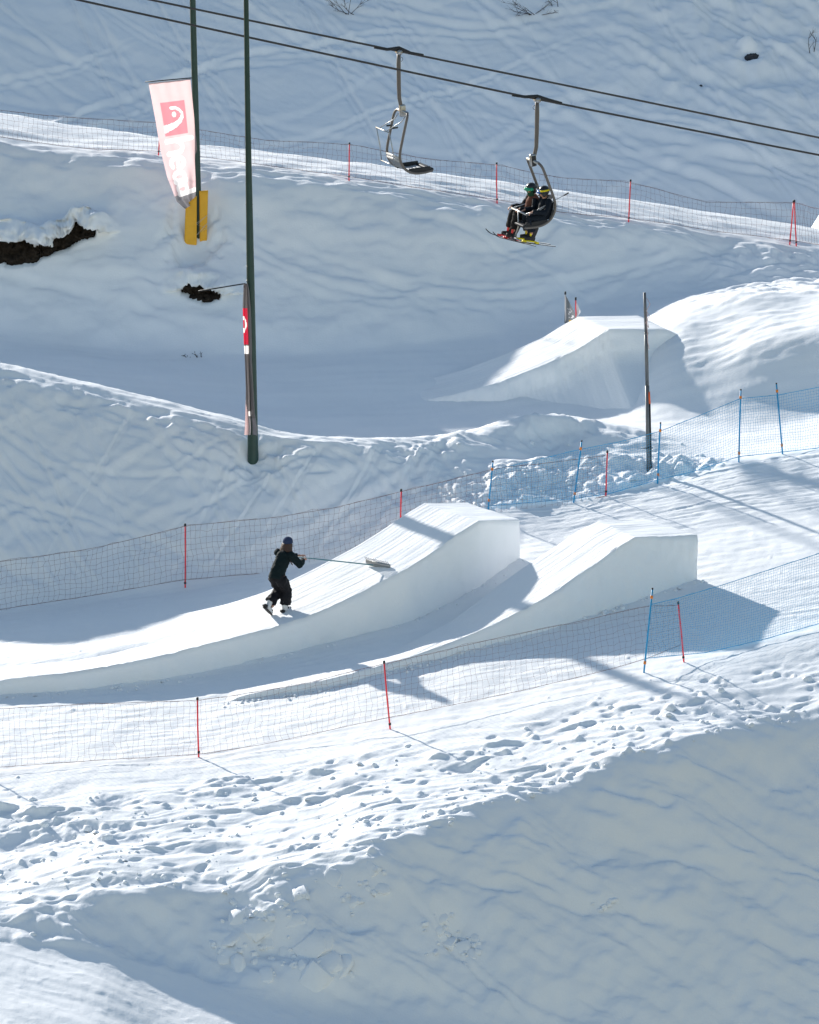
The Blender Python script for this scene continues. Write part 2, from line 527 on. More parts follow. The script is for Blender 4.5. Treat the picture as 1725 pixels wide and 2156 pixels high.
# D. groomed park floor
m = band(3.9, 7.0, 0.05, Q)
lx, ly = rot2(X, Y, 9)
D += m * (0.010 * gnoise(lx / 1.6, ly / 0.16, 36) + 0.007 * gnoise(lx / 0.8, ly / 0.07, 37) + 0.006 * fbm(lx / 0.5, ly / 0.2, 2, 38) + 0.022 * np.minimum(0, gnoise(lx / 1.1, ly / 0.085, 39) + 0.15) * sstep(-.2, .4, gnoise(lx / 3, ly / .7, 35)))
m = m * sstep(1080, 1250, U) * sstep(5.0, 6.0, Q)
D += m * (0.012 * fbm(lx / 0.7, ly / 0.3, 3, 40) - 0.015 * band(0.1, 0.3, 0.05, gnoise(lx / 3.0, ly / 0.35, 43)))
# E. left slope: scraped by skis in every direction
m = band(7.06, 8.0, 0.08, Q) * (1 - sstep(950, 1050, U))
sc = np.zeros_like(Z)
for i, (ang, L, w, a) in enumerate(((35, 2.2, 0.22, 0.05), (-40, 2.0, 0.25, 0.05), (8, 2.6, 0.3, 0.05), (70, 1.6, 0.2, 0.035), (-15, 3.0, 0.18, 0.04))):
    lx, ly = rot2(X, hs * 1.1, ang)
    g = gnoise(lx / L + 0.3 * gnoise(lx, ly, 50 + i), ly / w, 51 + i)
    sc += a * np.where(g > 0, g, 0.6 * g) * sstep(-0.25, 0.35, gnoise(X / 1.3 + 9 * i, hs / 0.9, 58 + i))
D += m * (sc * 0.8 + 0.09 * fbm(X / 1.8, hs / 1.1, 3, 64))
# F. lit crest: bumps and tracks
m = band(7.72, 8.35, 0.12, Q) * (1 - sstep(1350, 1450, U))
lx, ly = rot2(X, Y, -20)
D += m * (0.03 * ridged(lx / 2.0, ly / 0.3, 2, 66) + 0.016 * fbm(X / 0.8, Y / 0.4, 2, 70))
# lit meadow between the crest and the rubble
m = band(7.3, 8.1, 0.15, Q) * band(820, 1420, 80, U)
lx, ly = rot2(X, Y, 12)
D += m * (0.045 * fbm(lx / 1.1, ly / 0.4, 3, 72))
m = band(7.75, 8.0, 0.1, Q) * band(1080, 1250, 30, U)
D += m * 0.10 * ridged(X / 0.6, Y / 0.5, 2, 74)
D += -0.32 * np.exp(-((U - 1165) / 75) ** 2) * band(7.55, 7.86, 0.06, Q)
# G. rubble behind the back fence
m = np.exp(-(np.maximum(0, np.abs(U - 1200) - 230) / 70) ** 2) * band(7.04, 7.52, 0.08, Q)
blk = np.abs(gnoise(X / 0.62, Y / 0.62, 76)) + 0.6 * np.abs(gnoise(X / 0.3, Y / 0.3, 77)) + 0.3 * np.abs(gnoise(X / 0.15, Y / 0.15, 78))
D += m * (0.11 * (blk - 0.25) + 0.03 * ridged(X / 0.35, Y / 0.3, 3, 192) + 0.10 * fbm(X / 0.9, Y / 0.9, 2, 79))
m2 = np.exp(-((U - 1440) / 90) ** 2) * band(7.04, 7.4, 0.08, Q)
D += m2 * 0.16 * (blk - 0.2)
# H. shaded valley run: smooth, groomed along its curve
m = band(8.5, 12.0, 0.2, Q)
D += m * (0.012 * gnoise(X / 2.4, Y / 0.25, 82) + 0.03 * fbm(X / 2.5, Y / 1.2, 2, 83))
# plateau on the right: ripples of the groomer and soft rolls
m = band(9.9, 11.3, 0.15, Q) * sstep(1380, 1470, U)
lx, ly = rot2(X, Y, 18)
D += m * (0.05 * fbm(lx / 2.6, ly / 2.0, 2, 85) + 0.012 * gnoise(lx / 1.2, ly / 0.12, 87) + 0.02 * fbm(lx / 0.8, ly / 0.3, 2, 88))
# I. tall shaded bank below the piste
m = band(12.02, 13.0, 0.15, Q)
D += m * (0.20 * fbm(X / 3.4, hs / 1.8, 3, 100) + 0.05 * fbm(X / 0.9, hs / 0.5, 3, 104) + 0.08 * gnoise((X + 1.3 * hs) / 2.6, (hs - 0.2 * X) / 0.4, 108) * sstep(0, 0.5, gnoise(X / 2.2, hs / 1.4, 109)))
m = band(12.75, 13.1, 0.1, Q)
D += m * (0.07 * fbm(X / 1.2, Y / 0.8, 3, 110))
# churned snow at the right end of that bank
m = band(11.0, 13.0, 0.2, Q) * sstep(1400, 1560, U)
D += m * 0.14 * (np.abs(gnoise(X / 0.9, Y / 0.5, 116)) + 0.5 * np.abs(gnoise(X / 0.4, Y / 0.3, 117)) - 0.2)
# J. lit piste: streaks along the run
m = band(12.95, 14.0, 0.08, Q)
lx, ly = rot2(X, Y, -4)
D += m * (0.035 * gnoise(lx / 2.4, ly / 0.35, 118) + 0.045 * gnoise(lx / 1.0, ly / 0.16, 119) + 0.03 * fbm(lx / 0.8, ly / 0.5, 3, 120) * sstep(0.35, 0.9, 13.95 - Q))
# K. far hillside: ski tracks running down to the right, moguls top right
m = band(15.6, 18.0, 0.3, Q)
tr = np.zeros_like(Z)
for i, (ang, L, w, a) in enumerate(((-20, 6.0, 0.20, 0.045), (-30, 5.0, 0.14, 0.035), (-12, 7.0, 0.26, 0.05), (-7, 5.0, 0.12, 0.03), (-48, 4.0, 0.2, 0.03), (18, 4.0, 0.24, 0.03))):
    lx, ly = rot2(X, hs * 1.15, ang)
    ly = ly + 0.5 * gnoise(lx / 4.0, ly / 2.5, 130 + i)
    g = gnoise(lx / L, ly / w, 131 + i * 2)
    tr += a * (g - 0.35 * np.abs(g)) * sstep(-0.3, 0.3, gnoise(X / 5 + 7 * i, hs / 2.2, 145 + i))
mog = 0.5 + 0.5 * np.tanh((U - 1250) / 200)
D += m * (tr * 0.30 + 0.20 * fbm(X / 7, hs / 2.2, 2, 150) + 0.03 * fbm(X / 0.9, hs / 0.45, 3, 154) + mog * sstep(330, 150, V) * (0.17 * ridged(X / 2.6, hs / 1.4, 3, 158) + 0.10 * fbm(X / 0.8, hs / 0.5, 2, 162)))
# bright shoulder far right
# ski tracks pressed in as long grooves
def tracks(mask_q, x0, x1, n, slopes, wid, amp, seed, ulim=None, hlim=None):
    r_ = np.random.default_rng(seed)
    ri = np.nonzero((Q > mask_q[0]).any(1) & (Q < mask_q[1]).any(1))[0]
    a, b = ri[0], ri[-1] + 1
    xs, hh, qq = X[a:b], hs[a:b], Q[a:b]
    m_ = band(mask_q[0], mask_q[1], .06, qq)
    if ulim: m_ = m_ * (1 - sstep(ulim - 60, ulim, U[a:b]))
    h0, h1 = hh[m_ > .5].min(), hh[m_ > .5].max()
    out = np.zeros_like(xs)
    for i in range(n):
        sl = r_.choice(slopes) + r_.normal(0, .06)
        xc = r_.uniform(x0, x1); hc = r_.uniform(h0, h1); L = r_.uniform(1.5, 6.0) * (x1 - x0) / 16
        w = r_.uniform(*wid); A_ = r_.uniform(*amp); cu = r_.normal(0, .03)
        dx = xs - xc
        sel = np.abs(dx) < L
        t_ = (hh - hc - sl * dx - cu * dx * dx - .06 * np.sin(dx * 1.3 + i)) / w
        f_ = -np.exp(-t_ * t_) + .7 * np.exp(-(t_ - 1.5) ** 2)
        out += np.where(sel, A_ * f_ * (1 - (dx / L) ** 2), 0)
        if r_.random() < .5:   # the second ski
            t_ = t_ + 2.6
            out += np.where(sel, A_ * .8 * (-np.exp(-t_ * t_)) * (1 - (dx / L) ** 2), 0)
    D[a:b] += out * m_
tracks((15.7, 17.8), -16, 16, 150, (-.42, -.3, -.22, -.15, -.55, -.35, .2, -1.2), (.06, .14), (.03, .075), 5)
tracks((7.08, 7.95), -10, 3, 80, (-.5, .45, -.2, .1, 1.4, -1.6, -.9), (.04, .10), (.012, .04), 6, 1000)
tracks((2.08, 2.92), -3, 9, 26, (-.45, -.6, -.35, -.8), (.05, .16), (.03, .07), 7)
tracks((12.1, 12.9), -11, 10, 22, (-.25, -.1, .12, -.35), (.06, .14), (.02, .04), 8)
Z += D

# ---- single marks pressed into or heaped onto the snow ---------------------
WN = (0.40 * gnoise(X / 0.38, Y / 0.38, 180) + 0.10 * gnoise(X / 0.12, Y / 0.12, 181)).astype(np.float32)
def stamp(x, y, rx, ry, ang, h, rim=0.35, power=2.0):
    r = max(rx, ry) * 2.4
    a, b = window(x, y, r)
    dx = X[a, b] - x; dy = Y[a, b] - y
    c, s_ = math.cos(ang), math.sin(ang)
    e = np.sqrt(((dx * c + dy * s_) / rx) ** 2 + ((-dx * s_ + dy * c) / ry) ** 2)
    e = e * (1 + WN[a, b])
    Z[a, b] += h * np.exp(-np.abs(e) ** power) - rim * h * np.exp(-((e - 1.35) / 0.35) ** 2)
def field_pt():
    """random point on the trampled field, as plan pixel"""
    while True:
        u = random.uniform(-80, 1800)
        lo = seg_y([(p[0], p[1]) for p in T_ff], u) + 55
        hi = seg_y([(p[0], p[1]) for p in T_crest], u)
        lo = max(lo, hi - 330)
        v = lo + (hi - lo) * random.random()
        f = (v - lo) / (hi - lo)
        dens = 0.25 + 0.75 * (0.5 + 0.9 * mnoise.noise((u / 150, v / 60, 3.3)))
        if f < 0.22: dens *= 0.35
        if random.random() < dens:
            return u, v
for i in range(230):
    p = ground_hit(*field_pt())
    k = random.random()
    if k < 0.62:      # boot hole, its far lip in shade
        stamp(p.x, p.y, random.uniform(.06, .20), random.uniform(.04, .08), random.uniform(-.3, .5), -random.uniform(.012, .045), 0.1)
    elif k < 0.85:    # clod
        r = random.uniform(.03, .07)
        stamp(p.x, p.y, r, r * random.uniform(.8, 1.3), random.uniform(0, 3), random.uniform(.02, .06), 0.0, 3.0)
    else:             # ridge
        stamp(p.x, p.y, random.uniform(.2, .5), random.uniform(.05, .09), random.uniform(-.1, .5), random.uniform(.02, .05), 0.1)
def trail(pts, step, side, depth):
    """one walker's line of boot holes, along plan pixels"""
    world_pts = [ground_hit(u, v) for u, v in pts]
    n = 0
    for a, b in zip(world_pts[:-1], world_pts[1:]):
        d = b - a; L = d.length; k = int(L / step)
        if k == 0: continue
        px = Vector((-d.y, d.x, 0)).normalized()
        for i in range(k):
            q = a + d * (i / k) + px * (side if n % 2 else -side) + Vector((random.gauss(0, .12), random.gauss(0, .14), 0))
            ang = math.atan2(d.y, d.x) + random.gauss(0, .3)
            stamp(q.x, q.y, random.uniform(.08, .18), random.uniform(.045, .08), ang + random.gauss(0, .3), -depth * random.uniform(.08, .5), 0.12)
            if random.random() < .25:
                stamp(q.x + random.gauss(0, .15), q.y + random.gauss(0, .15), .07, .08, 0, random.uniform(.03, .08), 0, 3)
            n += 1
trail([(300, 1710), (560, 1660), (780, 1590), (960, 1585), (1180, 1520), (1400, 1460), (1725, 1395)], .42, .12, .12)
trail([(100, 1760), (420, 1730), (700, 1680), (900, 1640), (1100, 1580), (1300, 1510), (1520, 1440), (1760, 1420)], .4, .14, .14)
trail([(450, 1820), (700, 1750), (900, 1690), (1150, 1620), (1400, 1530), (1725, 1460)], .36, .13, .15)
trail([(620, 1850), (860, 1745), (1100, 1660), (1220, 1615)], .3, .10, .12)
trail([(1180, 1640), (1400, 1562), (1640, 1505), (1725, 1480)], .3, .10, .12)
# pits and humps that show largest
for u, v, rx, ry, h in ((60, 1765, 1.3, .5, -.20), (255, 1690, .45, .28, -.12), (250, 1765, .6, .3, -.10), (770, 1592, .16, .10, .04),
                        (740, 1640, .6, .25, .05), (470, 1665, .5, .15, .06), (1000, 1600, .4, .2, .05), (1310, 1490, .2, .10, .06), (1410, 1465, .2, .12, .07), (640, 1690, .8, .15, -.06), (420, 1790, .9, .2, -.06), (300, 1850, .9, .2, -.08), (980, 1615, .4, .25, -.08)):
    p = ground_hit(u, v)
    stamp(p.x, p.y, rx, ry, .15, h, .08)
for u0, u1, v0_, v1_, n_, h_ in ((-40, 150, 1702, 1712, 22, .04), (430, 700, 1652, 1622, 30, .03), (150, 300, 1705, 1690, 14, .03), (560, 840, 1700, 1640, 18, .025), (900, 1250, 1600, 1520, 22, .03)):
    for k_ in range(n_):
        f_ = random.random()
        p = ground_hit(u0 + (u1 - u0) * f_, v0_ + (v1_ - v0_) * f_ + random.gauss(0, 4))
        stamp(p.x, p.y, random.uniform(.10, .3), random.uniform(.04, .09), random.uniform(-.2, .3), h_ * random.uniform(.5, 1.5), .1)
# the same trampling on the lit crest behind and the meadow
for i in range(260):
    u = random.uniform(0, 1400)
    v0 = seg_y([(p[0], p[1]) for p in T_cr], u)
    p = ground_hit(u, v0 + abs(random.gauss(0, 28)) + 3)
    if p.y > 91: continue
    stamp(p.x, p.y, random.uniform(.08, .3), random.uniform(.05, .1), random.uniform(-.5, .2), random.choice((-1, -1, 1)) * random.uniform(.015, .04), .1)
# small clods along the first jump's run-in and across the groomed floor
for i in range(160):
    u = random.uniform(0, 1700); v = random.uniform(1120, 1500)
    p = ground_hit(u, v)
    if not 74.5 < p.y < 84: continue
    r = random.uniform(.02, .05)
    stamp(p.x, p.y, r, r, 0, random.uniform(.01, .03), 0, 3)
# holes in the tall bank where earth shows: cornice above, hollow below
def line_stamp(pts, r, h, power=2.0, step=.12, rim=0):
    w = [ground_hit(u, v) for u, v in pts]
    for a, b in zip(w[:-1], w[1:]):
        d = b - a; k = max(1, int(d.length / step))
        for i in range(k):
            q = a + d * (i / k)
            stamp(q.x, q.y, r * random.uniform(.85, 1.15), r * random.uniform(.85, 1.15), 0, h * random.uniform(.8, 1.2), rim, power)
YD = np.zeros_like(Z)
CAV = []
def cavity(lip, low, depth, over):
    """hollow pushed into the bank below an overhanging lip of layered snow"""
    lip = np.array(lip, float); low = np.array(low, float)
    vl = np.interp(U, lip[:, 0], lip[:, 1], left=-1e4, right=-1e4); vb = np.interp(U, low[:, 0], low[:, 1], left=-1e4, right=-1e4)
    vl = vl - 7 + 3 * gnoise(U / 14, V / 14, 170); vb = vb + 5; inb = (Q > 12) & (Q < 13.05)
    w = np.clip(vb - vl, 0, None)
    ins = inb & (V > vl) & (V < vb)
    YD[ins] += (depth * 2.0 * np.clip(w / 12, 0.2, 1))[ins]
    u0, u1 = lip[0, 0], lip[-1, 0]
    ud = np.arange(u0 - 160, u1 + 160, 2.0)
    vd = np.interp(ud, np.r_[u0 - 60, lip[:, 0], u1 + 50], np.r_[lip[0, 1] + 6, lip[:, 1], lip[-1, 1] + 6])
    kk = np.exp(-0.5 * (np.arange(-18, 19) / 7.0) ** 2); kk /= kk.sum()
    vd = np.convolve(np.pad(vd, 18, mode='edge'), kk, 'valid')
    vle = np.interp(U, ud, vd) - 7
    ta = sstep(u0 - 50, u0 + 10, U) * (1 - sstep(u1 - 10, u1 + 60, U))
    d = np.clip(vle - V, 0, None)
    ab = inb & (V <= vle)
    lay = 1 + 0.45 * gnoise(U / 45, (V - 0.6 * vle) / 4.5, 171) + 0.2 * gnoise(U / 12, V / 12, 172)
    YD[ab] -= (over * ta * lay * np.exp(-(d / 30) ** 2))[ab]
    Z[ab] += (0.55 * over * ta * np.exp(-((d - 20) / 15) ** 2) * (0.8 + 0.4 * gnoise(U / 30, V / 20, 173)))[ab]
    CAV.append((lip, low, depth))
cavity([(-60, 515), (0, 513), (29, 510), (58, 512), (70, 529), (85, 521), (111, 522), (114, 506), (140, 500), (152, 486), (162, 470), (175, 483), (201, 494)],
       [(-60, 548), (0, 556), (38, 563), (76, 553), (87, 541), (117, 529), (140, 521), (175, 502), (201, 495)], .40, .75)
cavity([(382, 611), (400, 597), (420, 597), (432, 604), (437, 614), (446, 612), (464, 624)], [(382, 618), (405, 632), (432, 638), (449, 636), (464, 629)], .30, .45)
line_stamp([(1575, 124), (1586, 124)], .3, -.25, 3.0)
line_stamp([(1570, 104), (1590, 104)], .35, .18, 3.0)
# melt hollows round the two green poles, the yellow pads and the flags
for u, v, r, h in ((533, 962, .42, -.22), (408, 505, .55, -.4), (1366, 990, .2, -.1)):
    p = ground_hit(u, v)
    stamp(p.x, p.y, r, r, 0, h, 0, 3)
# hollow with dirty crumbs in the near bank
p = ground_hit(965, 1950); stamp(p.x, p.y, .36, .22, .3, -.25, .0, 2)
for u, v, r, h in ((600, 1945, .5, .18), (680, 2010, .6, .22), (560, 1990, .35, -.15), (730, 1950, .4, -.12), (900, 1905, .5, .14)):
    p = ground_hit(u, v); stamp(p.x, p.y, r, r * .6, .4, h, .0, 2)

P = np.stack([X, Y + YD, Z], -1)
me = grid_mesh(P)
terrain = link_mesh('snow_terrain', me, SNOW)
tag(terrain, 'snow covered mountain slope with lit pistes and shaded banks', None, None, 'structure')
#OBJECTS
GH = lambda u, v: ground_hit(u, v, True)

# ================================================================== JUMPS
def resample(pts, n):
    pts = [Vector(p) for p in pts]
    L = [0]
    for a, b in zip(pts[:-1], pts[1:]): L.append(L[-1] + (b - a).length)
    t = np.linspace(0, L[-1], n)
    A = np.array([tuple(p) for p in pts])
    return np.stack([np.interp(t, L, A[:, k]) for k in range(3)], -1)

def smooth_line(A, it=6, keep_from=None):
    for _ in range(it):
        B = A.copy()
        B[1:-1] = 0.25 * A[:-2] + 0.5 * A[1:-1] + 0.25 * A[2:]
        if keep_from is not None: B[keep_from:] = A[keep_from:]
        A = B
    return A

def kicker(name, near, far, deck_near, deck_far, foot_shift, depth, label, seed, groove=0.012, n1=150, n2=24, rough=0.028, bank=None):
    """ramp surface between a near and a far edge, a flat deck, upright sides cut with a shovel and an end wall"""
    if not isinstance(deck_near, list): deck_near, deck_far = [deck_near], [deck_far]
    A = np.concatenate([smooth_line(resample(near, n1), 8), resample([near[-1]] + deck_near, n2)[1:]])
    B = np.concatenate([smooth_line(resample(far, n1), 8), resample([far[-1]] + deck_far, n2)[1:]])
    n = len(A)
    out = np.array([foot_shift[0], foot_shift[1], 0.0])
    rowsP = []
    for k, f in enumerate(np.linspace(0, 1, 12)):          # near side, foot to edge
        f2 = f ** 0.8
        if bank:      # a cut wall on top of a sloping heap
            a_ = np.interp(f, [0, .6, 1], [1, bank[0], 0]); b_ = np.interp(f, [0, .6, 1], [1, bank[1], 0])
            rowsP.append(A + out * a_ - np.array([0, 0, depth]) * b_)
        else:
            rowsP.append(A + out * (1 - f2) - np.array([0, 0, depth]) * (1 - f2))
    d = B - A
    L = np.linalg.norm(d, axis=1, keepdims=True)
    rowsP.append(A + d / L * 0.02 + np.array([0, 0, 0.004]))
    for f in np.linspace(0.03, 0.97, 60):
        rowsP.append(A + d * f)
    rowsP.append(B - d / L * 0.02 + np.array([0, 0, 0.004]))
    rowsP.append(B)
    for f in np.linspace(0.25, 1, 4):
        rowsP.append(B - out * 0.6 * f - np.array([0, 0, depth]) * f)
    G = np.stack(rowsP)                                   # (rows, stations, 3)
    # relief: rake lines along the ramp on top, shovel marks on the sides
    st = np.concatenate([[0], np.cumsum(np.linalg.norm(np.diff(A, axis=0), axis=1))])[None].repeat(len(G), 0)
    rw = np.arange(len(G))[:, None].repeat(n, 1).astype(float)
    top = ((rw >= 12) & (rw <= 74)).astype(float)
    side = (rw < 11).astype(float)
    G[:, :, 2] += top * (0.5 * groove * gnoise(st / 1.8, rw / 2.4, seed) + 1.3 * groove * np.minimum(0, gnoise(st / 1.2, rw / 1.5, seed + 1) + .25) * sstep(0, .5, gnoise(st / 2.5, rw / 7, seed + 3)) + 0.012 * fbm(st / 1.3, rw / 22, 2, seed + 2))
    bump = side * rough * (1.2 * fbm(st / 0.4, G[:, :, 2] / 0.25, 4, seed + 5, .6) + 2.2 * gnoise(st / 1.6, G[:, :, 2] / 0.6, seed + 8))
    on = out / (np.linalg.norm(out) + 1e-9)
    G[:, :, 0] += on[0] * bump; G[:, :, 1] += on[1] * bump
    # crumbled upper edge
    e = ((rw >= 10) & (rw <= 13)).astype(float)
    G[:, :, 2] -= e * 0.03 * np.maximum(0, fbm(st / 0.25, rw * 0 + seed, 2, seed + 9))
    me = grid_mesh(G.transpose(0, 1, 2))
    # end wall
    bm = bmesh.new(); bm.from_mesh(me); bm.verts.ensure_lookup_table()
    last = [bm.verts[i * n + n - 1] for i in range(len(G))]
    try: bm.faces.new(last)
    except ValueError: pass
    bmesh.ops.recalc_face_normals(bm, faces=bm.faces)
    bm.to_mesh(me); bm.free()
    o = link_mesh(name, me, SNOW_CUT)
    tag(o, label, 'snow jump')
    return A, B, o

def K_near(tops, foots, back=0.0):
    pts = []
    for u, v in tops:
        h = ground_hit(u, seg_y(foots, u))
        pts.append(W(u, v, h.y + back))
    return pts
# first jump
near1 = K_near(K1_top, K1_foot, 0.08)
hfoot = ground_hit(1105, 1178)
dn1 = W(1094, 1094, hfoot.y + 0.12)
wv = Vector((-1.12, 1.42, 0))
far1 = []
for i, p in enumerate(near1):
    f = float(sstep(300, 760, np.float64(K1_top[i][0])))
    w = Vector((-0.9, 3.0, 0)) * (1 - f) + wv * f
    q = p + w
    gz = ground_z(q.x, q.y)
    q.z = p.z * f + (gz - 0.06) * (1 - f)
    far1.append(q)
far1[-1] = W(894, 1060, near1[-1].y + 1.40)
df1 = W(984, 1059, dn1.y + 1.25)
K1A, K1B, k1 = kicker('snow_kicker', near1, far1, dn1, df1, (0.03, -0.10), 1.75, 'smooth white jump ramp being raked by the person in a blue beanie', 200)
# second jump
K2_top = [(470, 1476), (503, 1467), (581, 1451), (690, 1431), (775, 1409), (862, 1384), (1012, 1329), (1142, 1264), (1212, 1215), (1262, 1183), (1302, 1153), (1338, 1132)]
K2_foot = [(470, 1482), (503, 1476), (581, 1465), (690, 1449), (775, 1428), (862, 1405), (1012, 1365), (1142, 1331), (1292, 1281), (1480, 1221)]
near2 = K_near(K2_top, K2_foot, 0.08)
hf2 = ground_hit(1480, 1221)
dn2 = W(1468, 1126, hf2.y + 0.14)
far2 = []
for i, p in enumerate(near2):
    f = float(sstep(860, 1150, np.float64(K2_top[i][0])))
    q = p + (Vector((-0.35, 0.85, 0)) * (1 - f) + Vector((-0.74, 1.3, 0)) * f)
    gz = ground_z(q.x, q.y)
    q.z = max(p.z * f + (gz + .0) * (1 - f), gz - .02)
    if f < .02: q.z = gz - .02
    if i == 0:
        q.z = gz - 0.06; p.z = ground_z(p.x, p.y) - 0.05
    far2.append(q)
far2[-1] = W(1262, 1097, near2[-1].y + 1.3)
df2 = W(1354, 1091, dn2.y + 1.22)
kicker('snow_kicker', near2, far2, dn2, df2, (0.03, -0.10), 1.5, 'smooth white jump ramp behind the blue and red poles of the front net', 230)
# far jump
K3_top = [(870, 838), (952, 832), (1042, 808), (1137, 772), (1212, 738), (1250, 714), (1283, 694)]
K3_foot = [(870, 850), (1000, 860), (1150, 862), (1300, 846), (1400, 812), (1480, 775)]
near3 = []
for u, v in K3_top:
    h = ground_hit(u, seg_y(K3_foot, u))
    near3.append(W(u, v, h.y + 0.2 + 0.9 * float(sstep(870, 1283, np.float64(u)))))
dn3 = [W(1402, 693, near3[-1].y + 0.35), W(1432, 706, near3[-1].y + 0.5), W(1462, 727, near3[-1].y + 0.55), W(1500, 752, near3[-1].y + 0.5)]
far3 = []
for i, p in enumerate(near3):
    q = p + Vector((-0.72, 1.38, 0)); gz = ground_z(q.x, q.y)
    if i < 2: q.z = min(q.z, gz - 0.02)
    if i == 0: p.z = ground_z(p.x, p.y) - 0.05
    far3.append(q)
far3[-1] = W(1219, 667, near3[-1].y + 1.42)
df3 = [W(1344, 664, dn3[0].y + 1.35), W(1366, 675, dn3[0].y + 1.5), W(1400, 694, dn3[0].y + 1.7), W(1450, 722, dn3[0].y + 1.8)]
kicker('snow_kicker', near3, far3, dn3, df3, (0.9, -3.7), 2.4, 'distant jump ramp with shaded face behind the grey steel pole', 260, rough=0.05, bank=(.05, .24))
# ================================================================== SNOW DEBRIS (uncountable)
def clods(name, pts, label, flat=1.0, lean=0.0, smooth=True):
    """many small broken lumps joined into one piece of stuff; pts: (Vector, size)"""
    vs = []; fs = []
    base = [(-1, -1, -1), (1, -1, -1), (1, 1, -1), (-1, 1, -1), (-.8, -.8, .7), (.8, -.8, .7), (.8, .8, .7), (-.8, .8, .7), (0, 0, 1.1), (0, -1.15, 0), (1.15, 0, 0), (0, 1.15, 0), (-1.15, 0, 0)]
    quads = [(4, 5, 8), (5, 6, 8), (6, 7, 8), (7, 4, 8), (0, 1, 9), (1, 5, 9), (5, 4, 9), (4, 0, 9), (1, 2, 10), (2, 6, 10), (6, 5, 10), (5, 1, 10), (2, 3, 11), (3, 7, 11), (7, 6, 11), (6, 2, 11), (3, 0, 12), (0, 4, 12), (4, 7, 12), (7, 3, 12)]
    for p, s in pts:
        R = Matrix.Rotation(random.uniform(0, 6.28), 3, 'Z') @ Matrix.Rotation(random.gauss(0, .5), 3, 'X')
        sc = Vector((random.uniform(.7, 1.4), random.uniform(.7, 1.3), random.uniform(.5, 1.0) * (flat if s > .07 else 1))) * s
        if lean and s > .07: R = Matrix.Rotation(lean + random.gauss(0, .25), 3, 'X') @ Matrix.Rotation(random.gauss(0, .25), 3, 'Y') @ Matrix.Rotation(random.uniform(0, 6.28), 3, 'Z')
        o = len(vs)
        for b in base:
            q = Vector((b[0] * sc.x, b[1] * sc.y, b[2] * sc.z)) * random.uniform(.78, 1.18)
            vs.append(tuple(p + R @ q))
        fs += [tuple(i + o for i in f) for f in quads]
    me = bpy.data.meshes.new(name)
    me.from_pydata(vs, [], fs)
    o = link_mesh(name, me, SNOW_CUT, None, smooth)
    if flat < 1: bevel(o, .02, 2)
    tag(o, label, None, None, 'stuff')
    return o
pts = []
for i in range(240):
    u = random.gauss(1200, 170); v = seg_y([(p[0], p[1]) for p in T_bf], u) - abs(random.gauss(0, 45)) - 2
    if u < 900 or u > 1560: continue
    p = GH(u, v)
    if p.y > 89: continue
    pts.append((p, random.choice((.012, .015, .02, .02, .025, .03, .04, .05)) * random.uniform(.6, 1.3)))
clods('snow_rubble', pts, 'broken lumps of snow heaped behind the blue and red nets')
pts = []
for i in range(380):
    u, v = field_pt()
    p = GH(u, v)
    if 67 < p.y < 74.5: pts.append((p, random.choice((.012, .016, .02, .025, .04)) * random.uniform(.7, 1.2)))
for u, v, s in ((186, 1745, .13), (205, 1755, .10), (225, 1765, .13), (190, 1775, .09), (212, 1783, .10), (92, 1735, .12), (68, 1685, .10), (192, 1683, .09), (300, 1720, .06), (475, 1880, .09), (1410, 1492, .15), (1306, 1535, .13), (1345, 1535, .11), (1292, 1532, .10), (1285, 1490, .1), (1700, 1430, .13), (1520, 1455, .10), (70, 1967, .09), (37, 1637, .07),
                (1140, 1662, .09), (1120, 1672, .08), (1160, 1650, .10), (1180, 1640, .09), (1205, 1630, .08), (1090, 1685, .07), (760, 1610, .1), (790, 1612, .08), (700, 1640, .08), (860, 1570, .09)):
    pts.append((GH(u, v), s * .6))
for line in (K1_foot, K2_foot):
    for i in range(170):
        u = random.uniform(max(0, line[0][0]), line[-1][0]); v = seg_y(line, u) + abs(random.gauss(0, 5)) - 1
        pts.append((ground_hit(u, v), random.choice((.008, .01, .014, .02, .03)) * random.uniform(.7, 1.3)))
clods('snow_clods', pts, 'kicked up snow lumps scattered over the trampled field')
pts = []
for u, v, s in ((500, 1935, .20), (520, 1930, .16), (548, 1945, .22), (490, 1975, .20), (480, 2010, .24), (505, 2040, .18), (560, 1985, .14), (620, 1940, .16), (655, 2000, .30), (675, 1985, .26), (690, 2030, .24), (640, 2035, .18), (660, 2065, .28), (720, 2040, .2), (560, 2055, .18), (600, 2010, .12), (740, 1905, .14), (800, 1870, .16), (700, 1850, .18), (780, 1830, .13), (630, 1880, .16), (590, 1905, .14), (920, 1960, .12), (945, 1985, .14), (975, 1995, .13), (1000, 1975, .12), (990, 2010, .1), (1290, 1895, .08), (930, 1930, .1)):
    pts.append((GH(u, v) + Vector((0, 0.03, 0.0)), s * .85))
    for k in range(5):
        pts.append((GH(u + random.gauss(0, 16), v + random.gauss(0, 14)), random.uniform(.02, .06)))
clods('snow_slabs', pts, 'broken slabs and blocks of snow slid down the near bank', .55, .7, True)

